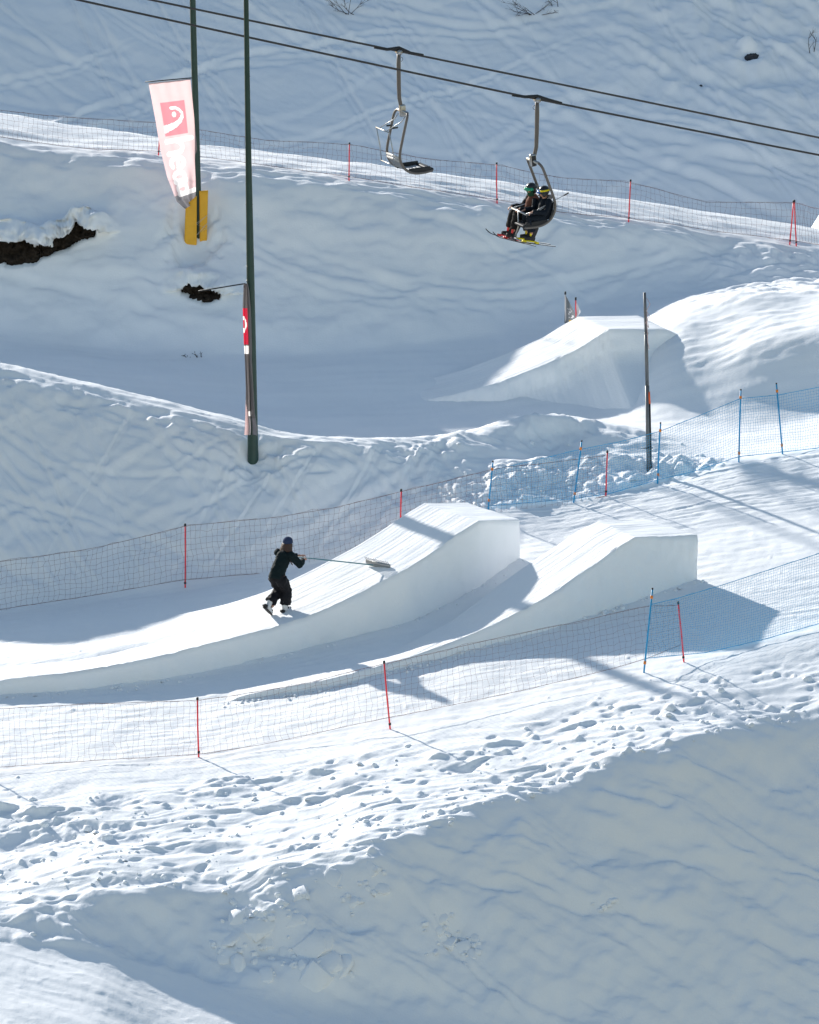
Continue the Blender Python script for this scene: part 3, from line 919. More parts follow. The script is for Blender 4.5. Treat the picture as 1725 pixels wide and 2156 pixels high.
# ================================================================== EXPOSED EARTH AND ROCKS
EARTH = mat('dark_earth', (0.034, 0.026, 0.02), 0.95, 0.1, vary=0.6, scale=9, bump=0.8, bscale=18)
ROCK = mat('dark_rock', (0.05, 0.05, 0.055), 0.9, 0.2, vary=0.5, scale=7, bump=0.8, bscale=12)
def lump(name, c, r, label, cat, m, seed, rot=0.0, nu=40, nv=24):
    vs = []; fs = []
    Rm = Matrix.Rotation(rot, 3, 'Y')
    for i in range(nv + 1):
        t = math.pi * i / nv
        for j in range(nu):
            a = 2 * math.pi * j / nu
            d = Vector((math.sin(t) * math.cos(a), math.sin(t) * math.sin(a), math.cos(t)))
            k = 1 + 0.22 * mnoise.noise(d * 2.0 + Vector((seed, 0, 0))) + 0.14 * mnoise.noise(d * 5 + Vector((0, seed, 0))) + 0.06 * mnoise.noise(d * 12)
            vs.append(tuple(Rm @ Vector((d.x * r[0] * k, d.y * r[1] * k, d.z * r[2] * k))))
    for i in range(nv):
        for j in range(nu):
            fs.append((i * nu + j, i * nu + (j + 1) % nu, (i + 1) * nu + (j + 1) % nu, (i + 1) * nu + j))
    me = bpy.data.meshes.new(name); me.from_pydata(vs, [], fs)
    o = link_mesh(name, me, m); o.location = c
    tag(o, label, cat)
    return o
def earth(cav, label, umin, umax):
    """rugged bare ground filling a hollow in the bank"""
    lip, low, depth = cav
    n = max(24, int((umax - umin) / 2)); k_ = 26
    G = np.empty((k_ + 1, n + 1, 3))
    for j_ in range(n + 1):
        u = umin + (umax - umin) * j_ / n
        vl = np.interp(u, lip[:, 0], lip[:, 1]) - 16; vb = np.interp(u, low[:, 0], low[:, 1]) + 7
        for i_ in range(k_ + 1):
            t_ = i_ / k_
            v = vl + (vb - vl) * t_
            y_ = ground_hit(u, v).y
            e = min(t_, 1 - t_) * 2
            y_ += depth * (.45 + .5 * (1 - min(1, e * 2.5))) + .20 * mnoise.noise((u / 16, v / 12, 1)) + .14 * mnoise.noise((u / 7, v / 6, 2)) + .07 * mnoise.noise((u / 3, v / 3, 3))
            G[i_, j_] = W(u, v, y_)
    org = G[k_ // 2, n // 2].copy()
    o = link_mesh('earth_patch', grid_mesh(G - org), EARTH); o.location = org
    tag(o, label, 'bare earth')
    return o
earth(CAV[0], 'large bare dark earth patch under a snow overhang at the left edge', -60, 85)
earth(CAV[0], 'bare earth strip rising beside the large dark patch at left', 85.5, 201)
earth(CAV[1], 'small bare earth hole below the yellow padding', 382, 464)
c = GH(1581, 126); lump('rock', c + Vector((0, .15, 0)), (.30, .3, .19), 'small dark rock in the upper right snow', 'rock', ROCK, 13.0, -.4)
c = GH(1476, 181); lump('stone', c, (.06, .06, .05), 'tiny dark stone on the shaded upper slope', 'stone', ROCK, 17.0, 0, 12, 8)

# ================================================================== POLES
GREEN = mat('green_paint', (0.022, 0.055, 0.045), 0.5, 0.4, vary=0.25, scale=5)
DARK = mat('black_plastic', (0.015, 0.016, 0.018), 0.5, 0.4)
STEEL = mat('grey_steel', (0.16, 0.165, 0.17), 0.5, 0.4, metal=0.5, vary=0.2, scale=14)
GALV = mat('galvanised_tube', (0.36, 0.365, 0.37), 0.35, 0.5, metal=0.85, vary=0.1)
BROWNTUBE = mat('brown_grey_tube', (0.115, 0.10, 0.09), 0.45, 0.5, vary=0.15)
RED = mat('red_pole', (0.88, 0.045, 0.06), 0.4, 0.4, vary=0.1)
BLUE = mat('blue_pole', (0.015, 0.29, 0.56), 0.4, 0.4, vary=0.1)
ORANGE = mat('orange_clip', (0.75, 0.22, 0.03), 0.5, 0.3)
NETBROWN = mat('brown_red_net', (0.21, 0.115, 0.105), 0.8, 0.1, vary=0.3)
NETBLUE = mat('blue_net', (0.09, 0.40, 0.66), 0.8, 0.1, vary=0.2)
YELLOW = mat('yellow_padding', (0.78, 0.40, 0.03), 0.55, 0.3, vary=0.12, bump=0.15, bscale=9)
CORD = mat('pale_cord', (0.5, 0.5, 0.48), 0.8, 0.1)
ROPE_DARK = mat('steel_rope', (0.045, 0.04, 0.038), 0.55, 0.4, vary=0.3, scale=40)

# tall green pole in front
b2 = GH(533, 968)
y2 = b2.y
def pole_pts(specs, y):
    return [W(u, v, y) for u, v in specs]
t = thing('metal_post', b2, 'tall dark green post standing in the left slope with a furled banner', 'post')
def child_tube(name, pts, rad, m, parent, n=14, cap=True, flat=1.0):
    mb = MB(); inv = parent.matrix_basis.inverted() if parent is not None else Matrix()
    mb.tube([inv @ Vector(p) for p in pts], rad, n, cap, 0, flat)
    return mb.build(name, m, parent)
pp = [b2 - Vector((0, 0, .6))] + pole_pts([(533, 960), (528, 600), (522, 250), (518.5, 0), (515, -250)], y2)
k = y2 / FP
child_tube('post', pp, [12.2 * k, 12 * k, 8.7 * k, 6.0 * k, 5.2 * k, 4.5 * k], GREEN, t)
for v in (690, 590):
    child_tube('band', [W(527 + (v - 590) * .012, v, y2), W(527 + (v - 590) * .012, v + 2, y2)], 9.4 * k if v > 600 else 9.0 * k, GALV if v > 600 else GREEN, t)
for v in (560, 430, 300, 160):
    uu_ = 533 - (960 - v) * (14.5 / 960)
    child_tube('weld_seam', [W(uu_, v, y2), W(uu_, v + 1.2, y2)], np.interp(v, [0, 250, 600, 960], [5.2, 6.0, 8.7, 12]) * k * 1.07, GREEN, t)
ru = (W(418, 613, y2 - .35), W(517, 597, y2 - .05))
child_tube('banner_rod', ru, .014, DARK, t, 8)

# tall green pole behind
b1 = GH(411, 508)
y1 = b1.y + 0.12
b1 = Vector((b1.x, y1, b1.z))
t1 = thing('metal_post', b1, 'tall dark green post wrapped in yellow padding with a spread banner', 'post')
k1s = y1 / FP
pp = [b1 - Vector((0, 0, .6))] + pole_pts([(419, 500), (415, 330), (409, 120), (406, 0), (400, -230)], y1)
child_tube('post', pp, [7.4 * k1s, 7.2 * k1s, 7 * k1s, 6.6 * k1s, 6.3 * k1s, 6 * k1s], GREEN, t1)
child_tube('banner_rod', [W(306, 172.5, y1 - .12), W(404, 164, y1 - .05)], .014, DARK, t1, 8)
# padding mats at its foot
def mat_panel(name, corners, y, thick, label, m):
    """upright foam mat; corners in plan pixels (tl, tr, br, bl), rounded"""
    n, kk = 10, 14
    tl, tr, br, bl = [Vector(W(u, v, y)) for u, v in corners]
    c0 = (bl + br) / 2
    vs = []; fs = []
    for side in (0, 1):
        for i in range(kk + 1):
            a = i / kk
            L = tl.lerp(bl, a); R_ = tr.lerp(br, a)
            for j in range(n + 1):
                b = j / n
                p = L.lerp(R_, b)
                e = min(b, 1 - b, a * 1.4, (1 - a) * 1.4)
                bulge = thick * (0.55 + 0.45 * min(1, e / .12)) * (0.5 if side else -0.5)
                p = p + Vector((0, bulge + .012 * mnoise.noise(p * 5), .01 * mnoise.noise(p * 3)))
                vs.append(p - c0)
    S_ = (kk + 1) * (n + 1)
    for i in range(kk):
        for j in range(n):
            q = i * (n + 1) + j
            fs.append((q, q + n + 1, q + n + 2, q + 1)); fs.append((S_ + q, S_ + q + 1, S_ + q + n + 2, S_ + q + n + 1))
    bd = [j for j in range(n)] + [i * (n + 1) + n for i in range(kk)] + [kk * (n + 1) + n - j for j in range(n)] + [(kk - i) * (n + 1) for i in range(kk)]
    for q in range(len(bd)):
        a, b = bd[q], bd[(q + 1) % len(bd)]
        fs.append((a, b, S_ + b, S_ + a))
    me = bpy.data.meshes.new(name); me.from_pydata(vs, [], fs)
    o = link_mesh(name, me, m); o.location = c0
    tag(o, label, 'padding')
    return o
mat_panel('yellow_padding', ((391, 432), (414.5, 412), (414.5, 520), (388, 520)), y1 - .16, .09, 'wide yellow crash mat on the left of the padded post', YELLOW)
mat_panel('yellow_padding', ((420, 402), (438.5, 401), (436, 506), (421, 512)), y1 - .10, .10, 'narrow yellow crash mat on the right of the padded post', YELLOW)
mb = MB()
cz = [W(414, 470, y1 - .24), W(438, 452, y1 - .18), W(415, 473, y1 - .24), W(436, 480, y1 - .18), W(414, 495, y1 - .24), W(437, 470, y1 - .18)]
mb.tube([p - b1 for p in cz[:3]] + [p - b1 for p in cz[3:]], .006, 5)
mb.build('tie_cord', CORD, t1)

# ------------------------------------------------------------------ spread banner (printed cloth)
CL = mat('banner_cloth', (0.68, 0.50, 0.51), 0.8, 0.1, vary=0.05, transl=0.62)
CLR = mat('banner_red_print', (0.86, 0.24, 0.28), 0.8, 0.1, vary=0.04, transl=0.62)
CLW = mat('banner_white_print', (0.90, 0.87, 0.86), 0.8, 0.1, vary=0.03, transl=0.62)
CLG = mat('banner_grey_cloth', (0.30, 0.285, 0.30), 0.8, 0.1, vary=0.06, transl=0.35)
def segdist(p, q, pts):
    best = 9
    for (a, b), (c_, d_) in zip(pts[:-1], pts[1:]):
        dx, dy = c_ - a, d_ - b
        L = dx * dx + dy * dy
        tt = 0 if L == 0 else max(0, min(1, ((p - a) * dx + (q - b) * dy) / L))
        best = min(best, math.hypot(p - a - tt * dx, q - b - tt * dy))
    return best
ARC = [(.40, .19), (.58, .19), (.74, .27), (.84, .38), (.82, .50), (.70, .61), (.50, .70), (.28, .75), (.04, .79)]
def ell(t, h, rt, rh, a0, a1, n=14):
    return [(t + rt * math.cos(a0 + (a1 - a0) * i / n), h + rh * math.sin(a0 + (a1 - a0) * i / n)) for i in range(n + 1)]
LET = [[(.477, .20), (.477, .88)], [(.48, .46), (.50, .58), (.54, .61), (.57, .55), (.578, .42), (.578, .20)],
       [(.615, .41), (.70, .41)] , ell(.655, .40, .043, .19, 0, 5.3),
       ell(.765, .38, .036, .17, 0, 6.28), [(.80, .58), (.80, .20)],
       ell(.862, .38, .036, .17, 0, 6.28), [(.898, .85), (.898, .20)]]
def print_of(a, b):
    if b < .022: return 3 if b < 0.006 else 0
    if .19 <= a <= .80 and .165 <= b <= .435:
        p, q = (a - .19) / .61, (b - .165) / .27
        k_ = segdist(p, q, ARC)
        j = min(range(len(ARC)), key=lambda i: math.hypot(p - ARC[i][0], q - ARC[i][1]))
        if k_ < .045 + .022 * max(0, j - 3) * .6: return 2
        if math.hypot((p - .50), (q - .39)) < .085: return 2
        return 1
    for pl in LET:
        if segdist(b * 2.8, a, [(x * 2.8, y) for x, y in pl]) < .055: return 2
    if b > .90: return 3
    return 0
LE = [(313, 175), (327, 250), (338, 315), (352, 372), (372, 424), (390, 440)]
RE = [(401, 166), (408, 235), (414, 300), (419, 372), (420.5, 405), (419, 422)]
nb, na = 230, 84
LEa = np.array([(i / (len(LE) - 1), *p) for i, p in enumerate(LE)]); REa = np.array([(i / (len(RE) - 1), *p) for i, p in enumerate(RE)])
def edge(E, b):
    # arc-length-like parameter by v
    vv = E[:, 2]; v = vv[0] + (vv[-1] - vv[0]) * b
    return np.interp(v, vv, E[:, 1]), v
vs = []; fs = []; ms = []
for i in range(nb + 1):
    b = i / nb
    lu, lv = edge(LEa, b); ru_, rv = edge(REa, b)
    for j in range(na + 1):
        a = j / na
        u = lu + (ru_ - lu) * a; v = lv + (rv - lv) * a
        g = sstep(.62, .98, b)
        v += 6 * math.sin(a * 3.1) * g * (1 - b)
        fold = .02 * math.sin(a * 7 + 2.2 * b) * (.3 + b) + .05 * b * math.sin(a * 4 - 3 * b + .6) + .09 * float(g) * math.sin(13 * (a + .55 * b) + 1.0) + .005 * math.sin(23 * a - 9 * b)
        vs.append(W(u, v, y1 - .10 - .12 * (1 - a) + fold) - b1)
for i in range(nb):
    for j in range(na):
        q = i * (na + 1) + j
        fs.append((q, q + 1, q + na + 2, q + na + 1))
        ms.append(print_of((j + .5) / na, (i + .5) / nb))
me = bpy.data.meshes.new('banner_cloth'); me.from_pydata([tuple(p) for p in vs], [], fs)
fo = link_mesh('banner', me, [CL, CLR, CLW, CLG])
me.polygons.foreach_set('material_index', np.array(ms, np.int32))
fo.location = b1
tag(fo, 'spread translucent pink banner with red square and white letters', 'banner')

# ------------------------------------------------------------------ furled banner on the front post
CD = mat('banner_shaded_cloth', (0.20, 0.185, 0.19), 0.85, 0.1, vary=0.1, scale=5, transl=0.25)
CP_ = mat('banner_pink_hem', (0.62, 0.45, 0.45), 0.85, 0.1, transl=0.4)
CR2 = mat('banner_bright_red', (0.78, 0.04, 0.09), 0.8, 0.1, vary=0.05, transl=0.3)
LF = [(597, 513, 522), (610, 513, 525), (648, 511, 528), (725, 513, 530), (760, 515, 530), (820, 517, 533), (870, 516, 536), (900, 515, 541), (918, 514, 541)]
LFa = np.array(LF, float)
vs = []; fs = []; ms = []
nb, na = 130, 26
for i in range(nb + 1):
    v = 597 + (918 - 597) * i / nb
    l = np.interp(v, LFa[:, 0], LFa[:, 1]); r = np.interp(v, LFa[:, 0], LFa[:, 2])
    for j in range(na + 1):
        a = j / na
        dep = .05 * math.sin(a * 13 + .6 * math.sin(v * .012)) - .05 * math.cos(a * 6.3)
        uu_ = l + (r - l) * (a + .06 * math.sin(a * 12.6 + v * .01))
        hem = 0
        if i == nb: hem = -6 * (1 - abs(2 * a - 1)) if a > .45 else -2
        vs.append(W(uu_, v + hem, y2 - .17 + dep) - b2)
for i in range(nb):
    v = 597 + (918 - 597) * (i + .5) / nb
    for j in range(na):
        a = (j + .5) / na
        q = i * (na + 1) + j
        fs.append((q, q + 1, q + na + 2, q + na + 1))
        mi = 0
        if 648 < v < 725 and a < .55:
            mi = 1
            if ((v - 683) / 17) ** 2 + ((a - .08) / .38) ** 2 < 1 and ((v - 683) / 9) ** 2 + ((a - .02) / .2) ** 2 > 1: mi = 2
        elif 729 < v < 744 and a < .6: mi = 2
        elif v > 835 and a < .30 * sstep(835, 870, v): mi = 3
        elif 866 < v < 876 and .35 < a < .7: mi = 2
        elif v > 880 and a > .4: mi = 4
        ms.append(mi)
me = bpy.data.meshes.new('furled_cloth'); me.from_pydata([tuple(p) for p in vs], [], fs)
fo = link_mesh('furled_banner', me, [CD, CR2, CLW, CP_, CLG]); me.polygons.foreach_set('material_index', np.array(ms, np.int32))
fo.location = b2
tag(fo, 'grey furled banner with a bright red patch hanging down the front post', 'banner')

# ------------------------------------------------------------------ steel post with marker stake
b3 = GH(1366, 990); y3 = b3.y
t3 = thing('steel_post', b3, 'slim grey steel post rising behind the blue net on the right', 'post')
k3 = y3 / FP
child_tube('post_base', [W(1366.5, 1010, y3), W(1363, 812, y3)], [5.0 * k3, 4.6 * k3], STEEL, t3)
child_tube('post_shaft', [W(1363, 812, y3), W(1360.5, 701, y3)], [4.0 * k3, 3.9 * k3], STEEL, t3)
child_tube('post_tip', [W(1360.5, 701, y3), W(1357.5, 616, y3)], [3.3 * k3, 3.1 * k3], STEEL, t3)
child_tube('collar', [W(1361, 704, y3), W(1361, 700, y3)], 4.4 * k3, STEEL, t3)
child_tube('clamp', [W(1350, 944, y3 - .06), W(1375, 943, y3 - .06)], .012, DARK, t3, 8)
mb = MB(); pu = [(1362, 628), (1369, 640), (1361, 655), (1368, 665), (1360, 680), (1366, 690), (1362, 660), (1364, 720), (1367, 735)]
mb.tube([W(u, v, y3 - .06 - .02 * (i % 2)) - b3 for i, (u, v) in enumerate(pu)], .007, 5)
mb.build('tied_cord', mat('pink_cord', (.6, .42, .4), .8, .1), t3)
b4 = GH(1371, 990); b4 = Vector((b4.x, y3 + .01, b4.z))
t4 = thing('marker_stake', b4, 'black marker stake with orange tip leaning on the steel post', 'stake')
child_tube('stake', [W(1371.5, 1000, y3 - .02), W(1368, 850, y3 - .02)], 2.2 * k3, DARK, t4, 10)
child_tube('orange_tip', [W(1368, 850, y3 - .02), W(1366.5, 825, y3 - .02)], 2.6 * k3, mat('orange_paint', (.8, .12, .03), .5, .3), t4, 10)

# ------------------------------------------------------------------ feather flags behind the far jump
FG = mat('flag_grey', (0.22, 0.23, 0.24), 0.8, 0.1, vary=0.1, transl=0.35)
FW = mat('flag_white', (0.72, 0.70, 0.70), 0.8, 0.1, transl=0.4)
FY_ = mat('flag_yellow', (0.7, 0.45, 0.06), 0.8, 0.1, transl=0.3)
def feather(u0, vtop, vbot, label, prof, cols, y, body):
    base = W(u0 + 4, vbot + 14, y)
    tt = thing('feather_flag', base, label, 'flag', 'feather flags by the far jump')
    child_tube('flag_pole', [W(u0 + 2, vbot + 14, y), W(u0, (vtop + vbot) / 2, y), W(u0, vtop, y)], .014, body, tt, 8)
    child_tube('pole_tip', [W(u0, vtop + 5, y), W(u0, vtop - 1, y)], .022, DARK, tt, 8)
    vs = []; fs = []; ms = []
    n = 30; w = 12
    for i in range(n + 1):
        v = vtop + 5 + (vbot - vtop - 5) * i / n
        l, r = prof(i / n)
        for j in range(w + 1):
            a = j / w
            vs.append(tuple(W(u0 + l + (r - l) * a, v + 4 * a * (i / n), y + .06 * math.sin(4 * a + 3 * i / n)) - base))
    for i in range(n):
        for j in range(w):
            q = i * (w + 1) + j
            fs.append((q, q + 1, q + w + 2, q + w + 1)); ms.append(cols(i / n, j / w))
    me = bpy.data.meshes.new('cloth'); me.from_pydata(vs, [], fs)
    o = link_mesh('cloth', me, [FG, FW, FY_], tt); me.polygons.foreach_set('material_index', np.array(ms, np.int32))
    return tt
feather(1190.5, 615, 680, 'grey feather flag with white print left of the far jump', lambda b: (-2.0 * b * (1 if b > .4 else 0), 26 * min(1, 1.3 * b) * (1 if b < .75 else 1 - 1.2 * (b - .75))),
        lambda b, a: 1 if (.45 < b < .8 and .25 < a < .75 and mnoise.noise((a * 9, b * 16, 1)) > .1) else (2 if b > .86 and a > .35 else 0), near3[-1].y + 2.6, FW)
feather(1212.5, 627, 672, 'small white feather flag close to the far jump lip', lambda b: (0, 12 * min(1, 1.6 * b) * (1 if b < .5 else max(.1, 1.9 - 1.8 * b))), lambda b, a: 1, near3[-1].y + 2.3, RED)

# ================================================================== NET FENCES
def lerp_pts(pts, n):
    return resample(pts, n)
def net_part(parent, org, top, bot, cell, rad, m, jit=.012, name='net', seed=0):
    r_ = np.random.default_rng(seed)
    L = sum((Vector(b) - Vector(a)).length for a, b in zip(top[:-1], top[1:]))
    Hh = np.mean([(Vector(a) - Vector(b)).length for a, b in zip(resample(top, 20), resample(bot, 20))])
    n = max(2, int(L / cell)); k = max(2, int(round(Hh / cell)))
    A = resample(top, n + 1); B = resample(bot, n + 1)
    f = np.linspace(0, 1, k + 1)[:, None, None]
    G = A[None] * (1 - f) + B[None] * f
    xs = np.arange(n + 1)[None].repeat(k + 1, 0) * 1.0; ys = np.arange(k + 1)[:, None].repeat(n + 1, 1) * 1.0
    drift = np.stack([gnoise(xs / 5, ys / 4, 300 + seed), gnoise(xs / 6, ys / 5, 310 + seed), gnoise(xs / 7, ys / 3, 320 + seed)], -1)
    G += drift * cell * .35 + r_.normal(0, jit, G.shape) * np.array([1, .5, .7])
    G += np.array([0, -1, 0]) * (np.sin(f * np.pi) * .06)
    G -= np.array(org)
    me = grid_mesh(G)
    o = link_mesh(name, me, m, parent)
    w = o.modifiers.new('strands', 'WIREFRAME')
    w.thickness = rad * 2; w.use_even_offset = False; w.use_boundary = True
    o['kind'] = 'stuff'
    return o
def fence(label, poles, tops, bots, cell, rad, netmat, polemat, style, seed, ymap=None, rope=None):
    """poles: (u_top, v_top, u_base, v_base); tops, bots: plan polylines of the net"""
    base = [(GH(p[2], p[3])) for p in poles]
    org = base[len(base) // 2]
    tt = thing('net_fence', org, label, 'net fence')
    us = [p[2] for p in poles]; ys = [b.y for b in base]
    yy = (lambda u: float(np.interp(u, us, ys))) if ymap is None else ymap
    for (ut, vt, ub, vb), b in zip(poles, base):
        top = W(ut, vt, b.y)
        mid = b.lerp(top, .5) + Vector((random.uniform(-.008, .008), 0, 0))
        pl = child_tube('pole', [b - (top - b).normalized() * .25, mid, top], .0165 if style == 'red' else .0175, polemat, tt, 10)
        d = (top - b).normalized()
        if style == 'red':
            for q, hgt, rr_ in ((top, .05, .024), (b + d * .10, .04, .025)):
                mb = MB(); mb.tube([q - d * hgt * .5 - org, q + d * hgt * .5 - org], rr_, 10); c_ = mb.build('cap', DARK, pl)
        else:
            for q in (top - d * .16, b + d * .20):
                mb = MB(); mb.tube([q - d * .03 - org, q + d * .03 - org], .027, 10); c_ = mb.build('clip', ORANGE, pl)
            mb = MB(); mb.tube([top - d * .01 - org, top + d * .02 - org], .019, 10); mb.build('cap', DARK, pl)
    top3 = [W(u, v, yy(u) - .02) for u, v in tops]; bot3 = [W(u, v, yy(u) - .02) for u, v in bots]
    net_part(tt, org, top3, bot3, cell, rad, netmat, cell * .10, seed=seed)
    for line, nm in ((top3, 'top_rope'), (bot3, 'bottom_rope')):
        mb = MB(); mb.tube([Vector(p) - org for p in resample(line, 40)], rope or rad * 1.6, 5)
        mb.build(nm, netmat, tt)
    return tt
fence('brown mesh net on red poles in front of the jumps',
      [(-45, 1500, -42, 1627), (416, 1471, 419, 1594), (809, 1394, 822, 1535), (1428, 1269, 1440, 1394)],
      [(-45, 1500), (0, 1492), (200, 1482), (415, 1475), (500, 1463), (650, 1438), (735, 1415), (810, 1397), (862, 1386), (1062, 1340), (1212, 1310), (1367, 1275), (1429, 1274)],
      [(-45, 1620), (0, 1615), (215, 1600), (420, 1588), (550, 1568), (820, 1510), (862, 1503), (1102, 1453), (1262, 1415), (1357, 1388), (1434, 1358)],
      .115, .0025, NETBROWN, RED, 'red', 1)
fence('fine blue net running off right from the leaning blue pole by the second jump',
      [(1374, 1240, 1356, 1416), (1850, 1115, 1846, 1290)],
      [(1370, 1273), (1432, 1258), (1517, 1233), (1725, 1165), (1850, 1130)],
      [(1359, 1386), (1487, 1374), (1612, 1345), (1725, 1313), (1846, 1275)],
      .05, .0031, NETBLUE, BLUE, 'blue', 2, rope=.007)
fence('brown mesh net on red poles behind the raking person',
      [(-170, 1190, -168, 1320), (390, 1105, 390, 1237), (845, 1032, 844, 1128), (1279, 951, 1276, 1044)],
      [(-170, 1192), (0, 1183), (195, 1155), (310, 1128), (390, 1107), (575, 1090), (700, 1070), (845, 1035), (950, 1010), (1050, 985), (1170, 973), (1279, 958)],
      [(-170, 1305), (0, 1283), (200, 1253), (390, 1220), (575, 1205), (740, 1168), (845, 1125), (1000, 1088), (1120, 1085), (1276, 1044)],
      .112, .003, NETBROWN, RED, 'red', 3)
fence('fine blue net on blue poles beyond the jumps on the right',
      [(1038, 972, 1028, 1072), (1225, 929, 1208, 1058), (1391, 891, 1385, 1018), (1560, 821, 1556, 973), (1635, 808, 1648, 956), (1830, 770, 1836, 925)],
      [(1036, 990), (1130, 968), (1223, 946), (1310, 929), (1390, 908), (1480, 872), (1559, 839), (1636, 832), (1725, 815), (1830, 790)],
      [(1029, 1065), (1208, 1050), (1280, 1040), (1386, 1010), (1470, 990), (1556, 961), (1646, 952), (1725, 943), (1836, 920)],
      .055, .0033, NETBLUE, BLUE, 'blue', 4, rope=.007)
fence('long mesh net on red poles along the high sunlit piste',
      [(-120, 225, -122, 292), (338, 258, 334, 327), (736, 302, 735, 380), (1046, 344, 1047, 428), (1328, 380, 1324, 467), (1671, 424, 1663, 515), (1673, 423, 1677, 518), (2000, 480, 2000, 565)],
      [(-120, 228), (0, 232), (125, 246), (320, 257), (420, 273), (560, 296), (735, 303), (800, 316), (902, 336), (1047, 346), (1162, 373), (1327, 383), (1487, 426), (1672, 426), (1725, 441), (2000, 483)],
      [(-120, 285), (0, 288), (160, 312), (334, 318), (540, 345), (735, 372), (900, 398), (1047, 420), (1200, 450), (1324, 458), (1500, 486), (1670, 506), (1725, 516), (2000, 558)],
      .125, .0031, NETBROWN, RED, 'red', 5)

# ================================================================== CHAIRLIFT
CF = Vector((.92, .38, 0)).normalized()      # downhill direction of the lift in plan
def cab_y(u, y0, u0):
    x0 = (u0 - PW / 2) / FP * y0
    y = y0
    for _ in range(6):
        x = (u - PW / 2) / FP * y
        y = y0 + (x - x0) * CF.y / CF.x
    return y
def cable(name, pts, y0, u0, label):
    P3 = [W(u, v, cab_y(u, y0, u0)) for u, v in pts]
    R_ = resample(P3, 60)
    R_ = smooth_line(R_, 10)
    mb = MB(); mb.tube([tuple(p) for p in R_], .024, 8)
    o = mb.build(name, ROPE_DARK, None, origin=tuple(R_[30]))
    tag(o, label, 'cable')
    return R_
cab2 = cable('haul_cable', [(-500, -150), (165, 0), (520, 78), (1120, 207), (1725, 327), (2400, 452)], 94.3, 1128, 'lower steel haul cable carrying the two skiers chair')
cab1 = cable('haul_cable', [(-500, -175), (318, 0), (840, 108), (1300, 202), (1725, 290), (2400, 428)], 97.0, 840, 'upper steel haul cable carrying the empty chair')
SEAT_BLACK = mat('black_seat_pad', (0.02, 0.021, 0.024), 0.6, 0.3)
PANEL = mat('grey_back_panel', (0.20, 0.205, 0.21), 0.5, 0.4)
SLAT = mat('pale_seat_slat', (0.45, 0.45, 0.45), 0.45, 0.4)
PROF = [(0, 0), (-.04, -.05), (-.12, -.32), (-.27, -.84), (-.30, -1.0), (-.28, -1.14), (-.15, -1.34), (.05, -1.43), (.28, -1.44), (.52, -1.41)]
